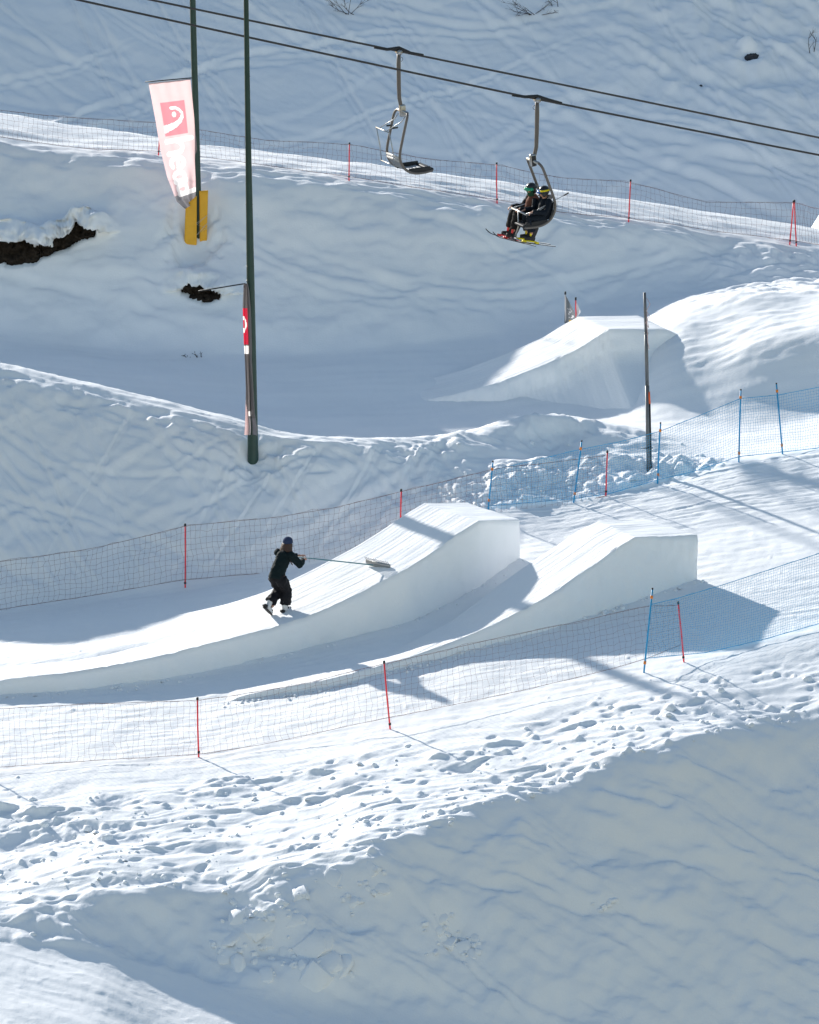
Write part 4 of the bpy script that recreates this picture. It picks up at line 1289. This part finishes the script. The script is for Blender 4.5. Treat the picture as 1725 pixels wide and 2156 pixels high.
def chair(loc, heading, swing, bar_down, label):
    rz = math.atan2(-heading.x, heading.y)
    tt = thing('lift_chair', loc, label, 'lift chair', None, (0, 0, rz))
    R_ = Matrix.Rotation(swing, 3, 'X')
    hub = Vector((0, .09, -1.42))
    def loc3(x, f, z): return hub + R_ @ Vector((x, f, z))
    mb = MB(); mb.tube([(0, -.62, -.62 * -.2 * 1), (0, -.3, .06), (0, 0, .075), (0, .3, -.06), (0, .62, -.124)] if heading.x > 0 else [(0, -.62, -.13), (0, -.3, -.04), (0, 0, .06), (0, .3, .07), (0, .62, .125)], [.025, .036, .046, .036, .025], 8); g = mb.build('grip', DARK, tt)
    mb = MB(); mb.tube([(-.09, 0, -.02), (.09, 0, -.02)], .062, 14); mb.build('grip_roller', GALV, g)
    mb = MB(); mb.tube([(0, 0, -.02), (0, -.005, -.3), (0, 0, -.8), (0, .01, -1.1), (0, .05, -1.28), (0, .09, -1.38)], [.045, .05, .048, .046, .044, .04], 12); arm = mb.build('hanger_arm', BROWNTUBE, tt)
    mb = MB(); mb.tube([(.0, .05 + .05 * math.cos(a_), -.19 + .05 * math.sin(a_)) for a_ in np.linspace(-1.5, 1.5, 8)], .006, 5); mb.build('wire_loop', DARK, arm)
    mb = MB(); mb.box(loc3(0, 0, .02), (.12, .15, .30), R_); h_ = bevel(mb.build('pivot_housing', GALV, tt), .04, 3)
    mb = MB(); mb.box(loc3(-.065 if heading.x < 0 else -.065, 0, .01), (.03, .11, .24), R_); bevel(mb.build('pivot_cover', DARK, h_), .02, 2)
    for sx in (-1, 1):
        pts = [loc3(0.0, 0, .0), loc3(sx * .30, 0, .0)] + [loc3(sx * (.36 + .04 * min(1, i)), f, z) for i, (f, z) in enumerate(PROF)]
        sm = [tuple(p) for p in smooth_line(resample(pts, 40), 3)]
        mb = MB(); mb.tube(sm, .031, 10); mb.build('side_tube', BROWNTUBE, tt)
    mb = MB(); mb.tube([loc3(-.31, 0, .0), loc3(.31, 0, .0)], .036, 10); mb.build('cross_tube', GALV, tt)
    for z, f in ((-1.02, -.30), (-1.09, -.295)):
        mb = MB(); mb.box(loc3(0, f, z), (.76, .035, .05), R_); mb.build('back_bar', SLAT, tt)
    mb = MB()
    for f0, z0, f1, z1 in ((-.285, -1.13, -.22, -1.25), (-.22, -1.25, -.13, -1.345)):
        a_, b_, c_, d_ = loc3(-.36, f0, z0), loc3(.36, f0, z0), loc3(.36, f1, z1), loc3(-.36, f1, z1)
        nn = (b_ - a_).cross(d_ - a_).normalized() * .03
        mb.add([a_, b_, c_, d_, a_ + nn, b_ + nn, c_ + nn, d_ + nn], [(0, 1, 2, 3), (7, 6, 5, 4), (0, 4, 5, 1), (1, 5, 6, 2), (2, 6, 7, 3), (3, 7, 4, 0)])
    mb.build('back_panel', PANEL, tt, False)
    for i in range(5):
        mb = MB(); mb.box(loc3(0, .02 + .085 * i, -1.395 - .006 * (2 - abs(i - 2))), (.70, .07, .022), R_); bevel(mb.build('seat_slat', SLAT, tt), .006)
    mb = MB(); mb.box(loc3(0, .49, -1.385), (.80, .13, .07), R_); bevel(mb.build('seat_front_pad', SEAT_BLACK, tt), .03, 3)
    for sx in (-1, 1):
        mb = MB(); mb.box(loc3(sx * .38, .2, -1.36), (.05, .55, .12), R_); bevel(mb.build('seat_side_pad', SEAT_BLACK, tt), .02, 2)
    # restraint bar with foot rest
    if bar_down:
        for sx in (-1, 1):
            mb = MB(); mb.tube([loc3(sx * .40, -.28, -.90), loc3(sx * .40, .1, -1.06), loc3(sx * .38, .46, -1.10)], .014, 8); mb.build('bar_arm', GALV, tt)
        mb = MB(); mb.tube([loc3(-.40, .46, -1.10), loc3(.40, .46, -1.10)], .024, 8); mb.build('restraint_bar', GALV, tt)
        mb = MB(); mb.tube([loc3(0, .47, -1.1), loc3(0, .5, -1.45), loc3(0, .62, -1.70)], .016, 8); mb.build('bar_stem', GALV, tt)
        mb = MB(); mb.tube([loc3(-.38, .62, -1.70), loc3(.38, .62, -1.70)], .016, 8); mb.build('foot_rest', GALV, tt)
    else:
        for sx in (-1, 1):
            mb = MB(); mb.tube([loc3(sx * .22, -.02, -.08), loc3(sx * .22, -.12, -.20), loc3(sx * .22, -.50, -.36)], .013, 8); mb.build('bar_arm', GALV, tt)
        mb = MB(); mb.tube([loc3(-.42, -.52, -.38), loc3(.42, -.52, -.38)], .017, 8); mb.build('restraint_bar', GALV, tt)
        for sx in (-1, 1):
            mb = MB(); mb.tube([loc3(sx * .40, -.52, -.38), loc3(sx * .40, -.46, -.80), loc3(sx * .40, -.44, -1.18)], .013, 8); mb.build('bar_stem', GALV, tt)
        mb = MB(); mb.tube([loc3(-.42, -.44, -1.18), loc3(.42, -.44, -1.18)], .016, 8); mb.build('foot_rest', GALV, tt)
        for sx in (-1, 1):
            mb = MB(); mb.tube([loc3(sx * .18, -.34, -.33), loc3(sx * .18 - .1, -.18, -.35)], .022, 8); mb.build('handle_grip', DARK, tt)
    return tt, loc3, rz
def on_cable(Rc, u):
    best = min(Rc, key=lambda p: abs(pix(p)[0] - u)); i = [tuple(q) for q in Rc].index(tuple(best))
    # refine
    a, b = (Rc[i], Rc[i + 1]) if pix(Rc[i])[0] <= u else (Rc[i - 1], Rc[i])
    ua, ub = pix(a)[0], pix(b)[0]
    f = (u - ua) / (ub - ua)
    return Vector(a + (b - a) * f)
chair(on_cable(cab1, 840), CF, 0.06, False, 'empty two seat lift chair seen from behind with its bar raised')
c2, L2, rz2 = chair(on_cable(cab2, 1131), -CF, -0.10, True, 'two seat lift chair carrying the two skiers')

# ================================================================== PEOPLE
SKIN = mat('skin', (0.50, 0.27, 0.19), 0.5, 0.3, vary=0.05)
def skinned(name, mb, m, parent, voxel=.012, smooth=4, wrinkle=0.0, wscale=.09):
    o = mb.build(name, m, parent)
    r = o.modifiers.new('skin', 'REMESH'); r.mode = 'VOXEL'; r.voxel_size = voxel; r.use_smooth_shade = True
    s_ = o.modifiers.new('smooth', 'SMOOTH'); s_.factor = .5; s_.iterations = smooth
    if wrinkle > 0:
        tx = bpy.data.textures.new(name + '_folds', 'CLOUDS'); tx.noise_scale = wscale; tx.noise_depth = 2
        d = o.modifiers.new('folds', 'DISPLACE'); d.texture = tx; d.strength = wrinkle; d.mid_level = .5; d.texture_coords = 'LOCAL'
    return o
def hand(mb, wrist, direction, palm_n, size=.17, curl=.6):
    """palm, four bent fingers of unequal length and a thumb from the side of the palm"""
    d = Vector(direction).normalized(); n = Vector(palm_n).normalized()
    s_ = d.cross(n).normalized(); n = s_.cross(d).normalized()
    w = Vector(wrist); k_ = size / .18
    Rm = Matrix((s_, d, n)).transposed()
    mb.ball(w + d * .045 * k_, (.038 * k_, .052 * k_, .016 * k_), 10, 8, Rm)
    for i, (off, ln) in enumerate(((-.028, .068), (-.010, .078), (.010, .072), (.027, .056))):
        p0 = w + d * .075 * k_ + s_ * off * k_
        p1 = p0 + (d * math.cos(curl * .5) + n * math.sin(curl * .5)) * ln * .45 * k_
        p2 = p1 + (d * math.cos(curl * 1.6) + n * math.sin(curl * 1.6)) * ln * .35 * k_
        p3 = p2 + (d * math.cos(curl * 2.6) + n * math.sin(curl * 2.6)) * ln * .3 * k_
        mb.tube([p0, p1, p2, p3], [.009 * k_, .0085 * k_, .008 * k_, .006 * k_], 8)
    t0 = w + d * .02 * k_ - s_ * .032 * k_
    mb.tube([t0, t0 - s_ * .02 * k_ + d * .028 * k_ + n * .012 * k_, t0 - s_ * .018 * k_ + d * .055 * k_ + n * .03 * k_], [.011 * k_, .0095 * k_, .007 * k_], 8)
def head(mb, c, fwd, up, s=1.0):
    f = Vector(fwd).normalized(); u_ = Vector(up).normalized(); r_ = f.cross(u_).normalized(); u_ = r_.cross(f)
    Rm = Matrix((r_, f, u_)).transposed()
    c = Vector(c)
    mb.ball(c, (.075 * s, .093 * s, .110 * s), 16, 12, Rm)
    mb.ball(c + f * .035 * s - u_ * .06 * s, (.055 * s, .058 * s, .058 * s), 12, 10, Rm)       # jaw
    mb.tube([c + f * .085 * s + u_ * .012 * s, c + f * .108 * s - u_ * .028 * s], [.011 * s, .017 * s], 8)  # nose
    for sx in (-1, 1):
        mb.ball(c + r_ * sx * .077 * s - f * .005 * s - u_ * .01 * s, (.012 * s, .022 * s, .032 * s), 8, 6, Rm)  # ear
        mb.ball(c + r_ * sx * .03 * s + f * .085 * s + u_ * .012 * s, .013 * s, 8, 6)                   # brow / eye
    mb.tube([c + f * .088 * s - u_ * .062 * s - r_ * .022 * s, c + f * .097 * s - u_ * .062 * s, c + f * .088 * s - u_ * .062 * s + r_ * .022 * s], .009 * s, 6)  # lips

# ---- person raking the jump -------------------------------------------------
NAVYK = mat('blue_knit', (0.035, 0.05, 0.105), 0.9, 0.1, vary=0.25, scale=60, bump=.5, bscale=120)
HAIR = mat('brown_hair', (0.06, 0.028, 0.018), 0.5, 0.4, vary=0.35, scale=50)
JACKET = mat('dark_green_sweater', (0.006, 0.014, 0.016), 0.8, 0.15, vary=0.3, scale=20, bump=.3, bscale=80)
PANTS = mat('black_snow_trousers', (0.008, 0.008, 0.011), 0.7, 0.2, vary=0.3)
BOOTW = mat('white_boot', (0.62, 0.62, 0.63), 0.5, 0.3)
BOOTB = mat('black_boot_trim', (0.02, 0.02, 0.022), 0.6, 0.3)
def ramp_point(u, v):
    """sight line against the first jump's ramp"""
    s, t = ray(u, v)
    best = None
    for i in range(len(K1A)):
        for f in np.linspace(0, 1, 21):
            p = K1A[i] * (1 - f) + K1B[i] * f
            e = (p[0] / p[1] - s) ** 2 + (-p[2] / p[1] - t) ** 2
            if best is None or e < best[0]: best = (e, p)
    return Vector(best[1])
feet = ramp_point(590, 1285)
fwd = Vector((.62, .78, 0)).normalized(); sid = Vector((fwd.y, -fwd.x, 0))
rzp = math.atan2(-fwd.x, fwd.y)
person = thing('person', feet, 'person in blue beanie and dark clothes walking up the jump with a rake', 'person', None, (0, 0, rzp))
# local: x = her right, y = forward, z = up (metres); figure scaled to the picture
PS = 1.0
def Lp(x, y, z): return Vector((x, y, z)) * PS
hip = (0, -.10, .78); chest = (0, .12, 1.12); neck = (0, .19, 1.26); headc = (0, .24, 1.36)
rk = ((.10, .07, .43), (.10, .01, .10)); lk = ((-.09, .06, .42), (-.10, -.26, .17))
gR = (.13, .56, .97); gL = (-.04, .66, 1.0)
bodym = MB()
bodym.tube([Lp(0, -.1, .74), Lp(0, -.04, .88), Lp(0, .06, 1.03), Lp(0, .13, 1.15), Lp(0, .18, 1.22)], [.125, .115, .12, .12, .05], 14)
bodym.tube([Lp(0, .17, 1.2), Lp(0, .22, 1.32)], [.05, .047], 10)
head(bodym, Lp(*headc), (-.25, .9, -.15), (0, .1, 1), .98)
for sx, kn in ((1, rk), (-1, lk)):
    bodym.tube([Lp(sx * .085, -.1, .76), Lp(*kn[0]), Lp(*kn[1])], [.085, .058, .04], 12)
    bodym.ball(Lp(kn[1][0], kn[1][1] + .06, kn[1][2] - .05), (.04, .11, .04), 10, 8)
for sx, g_, el in ((1, gR, (.25, .30, .95)), (-1, gL, (-.24, .42, .98))):
    sh = (sx * .175, .13, 1.17)
    bodym.ball(Lp(*sh), .06, 10, 8)
    bodym.tube([Lp(*sh), Lp(*el), Lp(*g_)], [.05, .04, .028], 10)
    dv = Vector(g_) - Vector(el)
    hand(bodym, Lp(*g_), dv, (0, .1, -1) if sx > 0 else (0, .1, -1), .17, .75)
skinned('body', bodym, SKIN, person, .009, 2)
jm = MB()
jm.tube([Lp(0, -.13, .70), Lp(0, -.08, .85), Lp(0, .04, 1.02), Lp(0, .11, 1.15), Lp(0, .165, 1.225)], [.185, .17, .165, .15, .07], 18, flat=.86)
for sx, g_, el in ((1, gR, (.25, .30, .94)), (-1, gL, (-.24, .42, .97))):
    sh = (sx * .165, .12, 1.16)
    jm.ball(Lp(*sh), .085, 12, 8)
    dv = (Vector(g_) - Vector(el)).normalized()
    jm.tube([Lp(*sh), Lp(*el), Lp(*(Vector(g_) - dv * .05))], [.085, .082, .058], 12)
jm.tube([Lp(0, .16, 1.19), Lp(0, .20, 1.27)], [.085, .07], 12)
skinned('sweater', jm, JACKET, person, .013, 3, .035, .10)
tm = MB()
tm.tube([Lp(0, -.12, .66), Lp(0, -.11, .80)], [.165, .16], 14)
for sx, kn in ((1, rk), (-1, lk)):
    a_ = Vector((sx * .085, -.11, .72)); b_ = Vector(kn[0]); c_ = Vector(kn[1])
    tm.tube([Lp(*a_), Lp(*a_.lerp(b_, .5)), Lp(*b_), Lp(*b_.lerp(c_, .5)), Lp(*b_.lerp(c_, .85))], [.125, .118, .105, .108, .115], 14)
skinned('trousers', tm, PANTS, person, .013, 3, .05, .08)
for sx, kn, pitch in ((1, rk, 0.0), (-1, lk, -.75)):
    c_ = Vector(kn[1])
    Rb = Matrix.Rotation(pitch, 3, 'X')
    def bp(x, y, z): return Lp(*(c_ + Rb @ Vector((x, y, z))))
    bm_ = MB()
    bm_.tube([bp(0, -.015, .13), bp(0, -.01, .02), bp(0, 0, -.05)], [.066, .06, .062], 12)
    bm_.tube([bp(0, -.03, -.055), bp(0, .06, -.055), bp(0, .15, -.07), bp(0, .20, -.075)], [.055, .058, .05, .034], 12)
    bo = skinned('boot', bm_, BOOTW, person, .009, 3)
    sm_ = MB(); sm_.tube([bp(0, -.09, -.108), bp(0, .05, -.108), bp(0, .16, -.108), bp(0, .225, -.10)], [.05, .054, .052, .03], 12, flat=1)
    # flatten the sole
    sm_.v = [tuple(Lp(*c_) + Rb @ Vector(((Rb.inverted() @ (Vector(p) - Lp(*c_))).x, (Rb.inverted() @ (Vector(p) - Lp(*c_))).y, -.108 + ((Rb.inverted() @ (Vector(p) - Lp(*c_))).z + .108) * .3))) for p in sm_.v]
    sm_.build('sole', BOOTB, bo)
    st_ = MB(); st_.tube([bp(-.062, .03, -.02), bp(0, .085, .0), bp(.062, .03, -.02)], .014, 6); st_.build('strap', BOOTB, bo)
    st_ = MB(); st_.tube([bp(-.06, .11, -.05), bp(0, .15, -.025), bp(.06, .11, -.05)], .014, 6); st_.build('strap', BOOTB, bo)
    st_ = MB(); st_.tube([bp(-.05, -.075, -.07), bp(0, -.095, -.06), bp(.05, -.075, -.07)], .03, 8); st_.build('heel_cup', BOOTB, bo)
bn = MB()
hc = Lp(*headc)
bn.ball(hc + Vector((0, -.012, .035)), (.098, .108, .098), 18, 12)
bn.tube([hc + Vector((0, -.012, .005)), hc + Vector((0, -.012, .045))], [.101, .102], 20)
skinned('beanie', bn, NAVYK, person, .009, 2)
hm = MB()
for i in range(26):
    a = math.pi * (1.03 + .95 * i / 25)
    r0 = .088
    p0 = hc + Vector((r0 * math.cos(a), r0 * math.sin(a) - .005, .0))
    side_ = math.cos(a)
    p1 = p0 + Vector((.03 * side_, -.05, -.13)); p2 = p1 + Vector((.05 * side_, -.03 + (.10 if side_ > .4 else 0), -.16)); p3 = p2 + Vector((.02 * side_ + random.gauss(0, .015), (.12 if side_ > .4 else -.03), -.14 + random.gauss(0, .02)))
    hm.tube([p0, p1, p2, p3], [.03, .032, .026, .008], 7)
skinned('hair', hm, HAIR, person, .009, 1, .012, .03)

# ---- rake -------------------------------------------------------------------
TEAL = mat('teal_handle', (0.05, 0.20, 0.24), 0.4, 0.4)
hw = person.matrix_basis @ (Lp(.05, .66, .97))
rk_head = ramp_point(795, 1192)
rake = thing('snow_rake', rk_head, 'long teal handled snow rake held against the first jump', 'rake')
tail = hw - (rk_head - hw).normalized() * .25
child_tube('handle', [tail + Vector((0, 0, .0)), rk_head + Vector((-.1, -.08, .06))], .012, TEAL, rake, 10)
dr = (rk_head - hw); dr.z = 0; dr.normalize(); sr = Vector((.78, -.62, 0)); dr = Vector((.62, .78, 0))
mb = MB(); mb.box((0, 0, .07), (.62, .03, .06), Matrix((sr, dr, Vector((0, 0, 1)))).transposed()); hd = mb.build('rake_head', GALV, rake)
mb = MB(); mb.box((0, 0, .035), (.60, .012, .09), Matrix((sr, dr, Vector((0, 0, 1)))).transposed()); mb.build('blade', mat('grey_plastic', (.25, .27, .28), .5, .3), rake)
for i in range(14):
    q = sr * (-.29 + .58 * i / 13)
    mb = MB(); mb.tube([q + Vector((0, 0, .09)), q - dr * .05 + Vector((0, 0, .15)), q - dr * .08 + Vector((0, 0, .18))], .006, 5); mb.build('tine', GALV, hd)

# ---- skiers on the chair ------------------------------------------------------
HELM = mat('black_helmet', (0.012, 0.014, 0.016), 0.3, 0.5)
BROWNJ = mat('brown_jacket', (0.15, 0.065, 0.045), 0.8, 0.1, vary=0.2, scale=14)
NAVYJ = mat('navy_jacket', (0.006, 0.010, 0.017), 0.75, 0.15, vary=0.3)
BLKP = mat('dark_trousers', (0.018, 0.016, 0.016), 0.8, 0.1, vary=0.4, scale=12)
GREENL = mat('green_lens', (0.01, 0.30, 0.14), 0.15, 0.6)
BLUEL = mat('blue_lens', (0.01, 0.12, 0.42), 0.15, 0.6)
YEL = mat('bright_yellow', (0.75, 0.60, 0.015), 0.5, 0.3)
BOOTR = mat('red_boot', (0.62, 0.03, 0.03), 0.4, 0.4)
BUFF = mat('green_neck_scarf', (0.03, 0.085, 0.05), 0.9, 0.1)
SKIW = mat('white_ski', (0.70, 0.70, 0.71), 0.35, 0.4)
GREYF = mat('grey_hood', (0.30, 0.27, 0.27), 0.9, 0.1)
def skier(x, label, jacket, sleeve, trouser, lens, strap, boot, boot2, face, legs_fwd, tilt, hoodm=None, buff=None, fw=0.0):
    seatp = c2.matrix_basis @ L2(x, -.02 + fw, -1.36)
    tt = thing('person', seatp, label, 'person', None, (0, 0, rz2))
    # local frame: x right, y forward, z up, origin on the seat under the pelvis
    f = Vector(face).normalized()
    hc = Vector((0, -.03, .66)); kz = .10
    kn = [(.11, .40, kz), (-.11, .40, kz)]; an = [(.11, .38 + legs_fwd, -.30), (-.11, .36 + legs_fwd, -.31)]
    bm_ = MB()
    bm_.tube([(0, -.02, .10), (0, -.08, .25), (0, -.10, .42), (0, -.06, .50)], [.13, .12, .13, .06], 14)
    bm_.tube([(0, -.06, .48), hc - Vector((0, 0, .06))], [.055, .05], 10)
    head(bm_, hc, f, (0, -.05, 1), 1.0)
    hands = [(.20, .36, .24), (-.20, .34, .26)]; els = [(.27, .06, .22), (-.27, .04, .22)]
    for i, sx in enumerate((1, -1)):
        bm_.tube([(sx * .09, 0, .11), kn[i], an[i]], [.085, .06, .045], 12)
        bm_.tube([(sx * .17, -.08, .45), els[i], hands[i]], [.055, .042, .03], 10)
        hand(bm_, hands[i], (0, .8, -.3), (0, -.2, -1), .17, .8)
    skinned('body', bm_, SKIN, tt, .012, 2)
    j = MB()
    j.tube([(0, -.01, .06), (0, -.06, .22), (0, -.10, .40), (0, -.07, .52)], [.18, .175, .175, .09], 16, flat=.85)
    for sx in (1, -1): j.ball((sx * .16, -.08, .44), .085, 10, 8)
    skinned('jacket', j, jacket, tt, .014, 3, .03, .1)
    for i, sx in enumerate((1, -1)):
        s_ = MB(); s_.tube([(sx * .17, -.08, .45), els[i], hands[i]], [.08, .07, .05], 12); skinned('sleeve', s_, sleeve, tt, .013, 2, .03, .08)
    tr_ = MB(); tr_.tube([(0, -.06, .08), (0, .06, .10)], [.15, .15], 12)
    for i, sx in enumerate((1, -1)):
        a_, b_, c_ = Vector((sx * .09, 0, .10)), Vector(kn[i]), Vector(an[i])
        tr_.tube([a_, b_, b_.lerp(c_, .5), b_.lerp(c_, .8)], [.12, .095, .09, .09], 12)
    skinned('trousers', tr_, trouser, tt, .014, 3, .04, .09)
    hm_ = MB(); hm_.ball(hc + Vector((0, -.01, .03)), (.118, .132, .118), 18, 12)
    r_ = f.cross(Vector((0, 0, 1))).normalized()
    for sx in (1, -1): hm_.ball(hc + r_ * sx * .085 - f * .02 - Vector((0, 0, .05)), (.045, .055, .06), 10, 8)
    helm = skinned('helmet', hm_, HELM, tt, .012, 3)
    g = MB()
    g.tube([hc + (f * math.cos(a) + r_ * math.sin(a)) * .128 + Vector((0, 0, .015)) for a in np.linspace(-.95, .95, 9)], .042, 10)
    skinned('goggles', g, lens, tt, .01, 2)
    s_ = MB(); s_.tube([hc + Vector((0, -.01, .02)) + (f * math.cos(a) * .140 + r_ * math.sin(a) * .128) + Vector((0, 0, .018 - .012 * math.cos(a))) for a in np.linspace(.95, 2 * math.pi - .95, 22)], .020, 8); s_.build('goggle_strap', strap, helm)
    if buff:
        b_ = MB(); b_.tube([(0, -.05, .50), hc - Vector((0, 0, .10)) + f * .02, hc - Vector((0, 0, .045)) + f * .04], [.075, .075, .078], 14); skinned('neck_scarf', b_, buff, tt, .012, 2)
    if hoodm:
        b_ = MB(); b_.tube([(-.13, -.08, .50), (-.09, -.15, .53), (0, -.18, .54), (.09, -.15, .53), (.13, -.08, .50)], [.035, .05, .055, .05, .035], 10); skinned('hood', b_, hoodm, tt, .012, 2)
    Rs = Matrix.Rotation(tilt, 3, 'X')
    for i, sx in enumerate((1, -1)):
        c_ = Vector(an[i])
        P_ = lambda x_, y_, z_: c_ + Rs @ Vector((x_, y_, z_))
        b_ = MB(); b_.tube([P_(0, -.05, .20), P_(0, -.03, .05), P_(0, 0, -.06)], [.075, .065, .06], 12); b_.tube([P_(0, -.07, -.07), P_(0, .05, -.07), P_(0, .17, -.085)], [.058, .056, .042], 12)
        bo = skinned('ski_boot', b_, boot, tt, .011, 2)
        s_ = MB(); s_.box(P_(0, .045, .07), (.07, .05, .22), Rs @ Matrix.Rotation(-.15, 3, 'X')); bevel(s_.build('boot_cuff', boot2, bo), .02)
        s_ = MB(); s_.box(P_(0, .03, -.135), (.085, .30, .03), Rs); s_.build('boot_sole', boot2, bo)
        dx = (.05 if sx > 0 else -.03)
        sk = MB()
        N = 26; vs_ = []
        for q in range(N + 1):
            y_ = -.62 + 1.17 * q / N
            w_ = .045 + .012 * ((y_ + .0) / .8) ** 2
            if y_ > .44: w_ *= max(.25, 1 - (y_ - .44) / .13)
            if y_ < -.57: w_ *= .8
            z_ = -.185 + .10 * max(0, (y_ - .32) / .25) ** 2 + .015 * max(0, (-.6 - y_) / .12)
            yaw = .10 * sx
            for sgn, zz_ in ((-1, 0), (1, 0), (1, .016), (-1, .016)):
                vs_.append(P_(dx + sgn * w_ + y_ * yaw * .6, y_, z_ + zz_))
        fs_ = [(q * 4 + a, q * 4 + (a + 1) % 4, q * 4 + 4 + (a + 1) % 4, q * 4 + 4 + a) for q in range(N) for a in range(4)] + [(3, 2, 1, 0), (N * 4, N * 4 + 1, N * 4 + 2, N * 4 + 3)]
        sk.add(vs_, fs_); sk.m = [0 if (k_ % 4) == 2 else 1 for k_ in range(len(fs_))]; sko = sk.build('ski', [SKIW, DARK], tt, False)
        for yy_ in (-.13, .19):
            s_ = MB(); s_.box(P_(dx, yy_, -.155), (.07, .09, .05), Rs); s_.build('binding', boot2 if boot2 is YEL else BOOTR, sko)
    return tt
skier(-.21, 'skier in navy jacket with yellow helmet band on the near side of the chair', NAVYJ, NAVYJ, NAVYJ, BLUEL, YEL, BOOTB, YEL, (.55, .85, -.1), -.06, .20, hoodm=GREYF)
skier(.29, 'skier in brown top with green goggles on the far side of the chair', BROWNJ, NAVYJ, BLKP, GREENL, HELM, BOOTB, BOOTR, (-.55, .8, -.1), .08, .30, buff=BUFF, fw=.10)
# ski pole held across the near skier's lap
mb = MB(); pa, pb = c2.matrix_basis @ L2(-.40, .42, -1.13), c2.matrix_basis @ L2(-.42, -.52, -.82)
mid = (pa + pb) / 2
tp = thing('ski_pole', mid, 'thin silver ski pole lying across the navy skier', 'ski pole')
child_tube('shaft', [pa, pb], .009, GALV, tp, 8); child_tube('grip', [pb, pb + (pb - pa).normalized() * .12], .017, DARK, tp, 8)

# ================================================================== BARE SHRUBS
TWIG = mat('bare_twig', (0.06, 0.045, 0.035), 0.9, 0.1, vary=0.3)
def shrub(u, v, label, n, size, lean, seed):
    r_ = random.Random(seed)
    base = GH(u, v)
    tt = thing('bare_shrub', base, label, 'shrub')
    def grow(mb, p, d, L, rad, lev):
        pts = [p]; dd = d.copy()
        for i in range(4):
            dd = (dd + Vector((r_.gauss(0, .16), r_.gauss(0, .16), r_.gauss(0, .12) - .02))).normalized()
            pts.append(pts[-1] + dd * L / 4)
        mb.tube(pts, [rad, rad * .85, rad * .7, rad * .55, rad * .35], 5)
        if lev > 0:
            for i in range(3):
                q = pts[r_.choice((1, 2, 3, 3))]
                grow(mb, q, (dd + Vector((r_.gauss(0, .5), r_.gauss(0, .4), r_.gauss(.1, .4)))).normalized(), L * r_.uniform(.4, .65), rad * .55, lev - 1)
    for i in range(n):
        mb = MB()
        d = Vector((lean + r_.gauss(0, .55), r_.gauss(0, .3), r_.uniform(.3, 1))).normalized()
        grow(mb, Vector((r_.gauss(0, .1), 0, -.05)), d, size * r_.uniform(.6, 1.1), .014, 2)
        mb.build('stem', TWIG, tt)
    return tt
shrub(735, 30, 'bare twiggy shrub at the top edge, leftmost of the top shrubs', 5, .9, -.2, 1)
shrub(1125, 30, 'bare shrub poking from snow at the top edge above the skiers', 6, .9, -.5, 2)
shrub(1172, 14, 'few bare twigs at the top edge right of the other shrubs', 2, .7, -.3, 3)
shrub(1712, 112, 'thin bare sapling at the upper right edge', 2, .85, 0.05, 4)
shrub(405, 752, 'tiny dry stalks at the foot of the shaded bank', 4, .16, 0, 5)
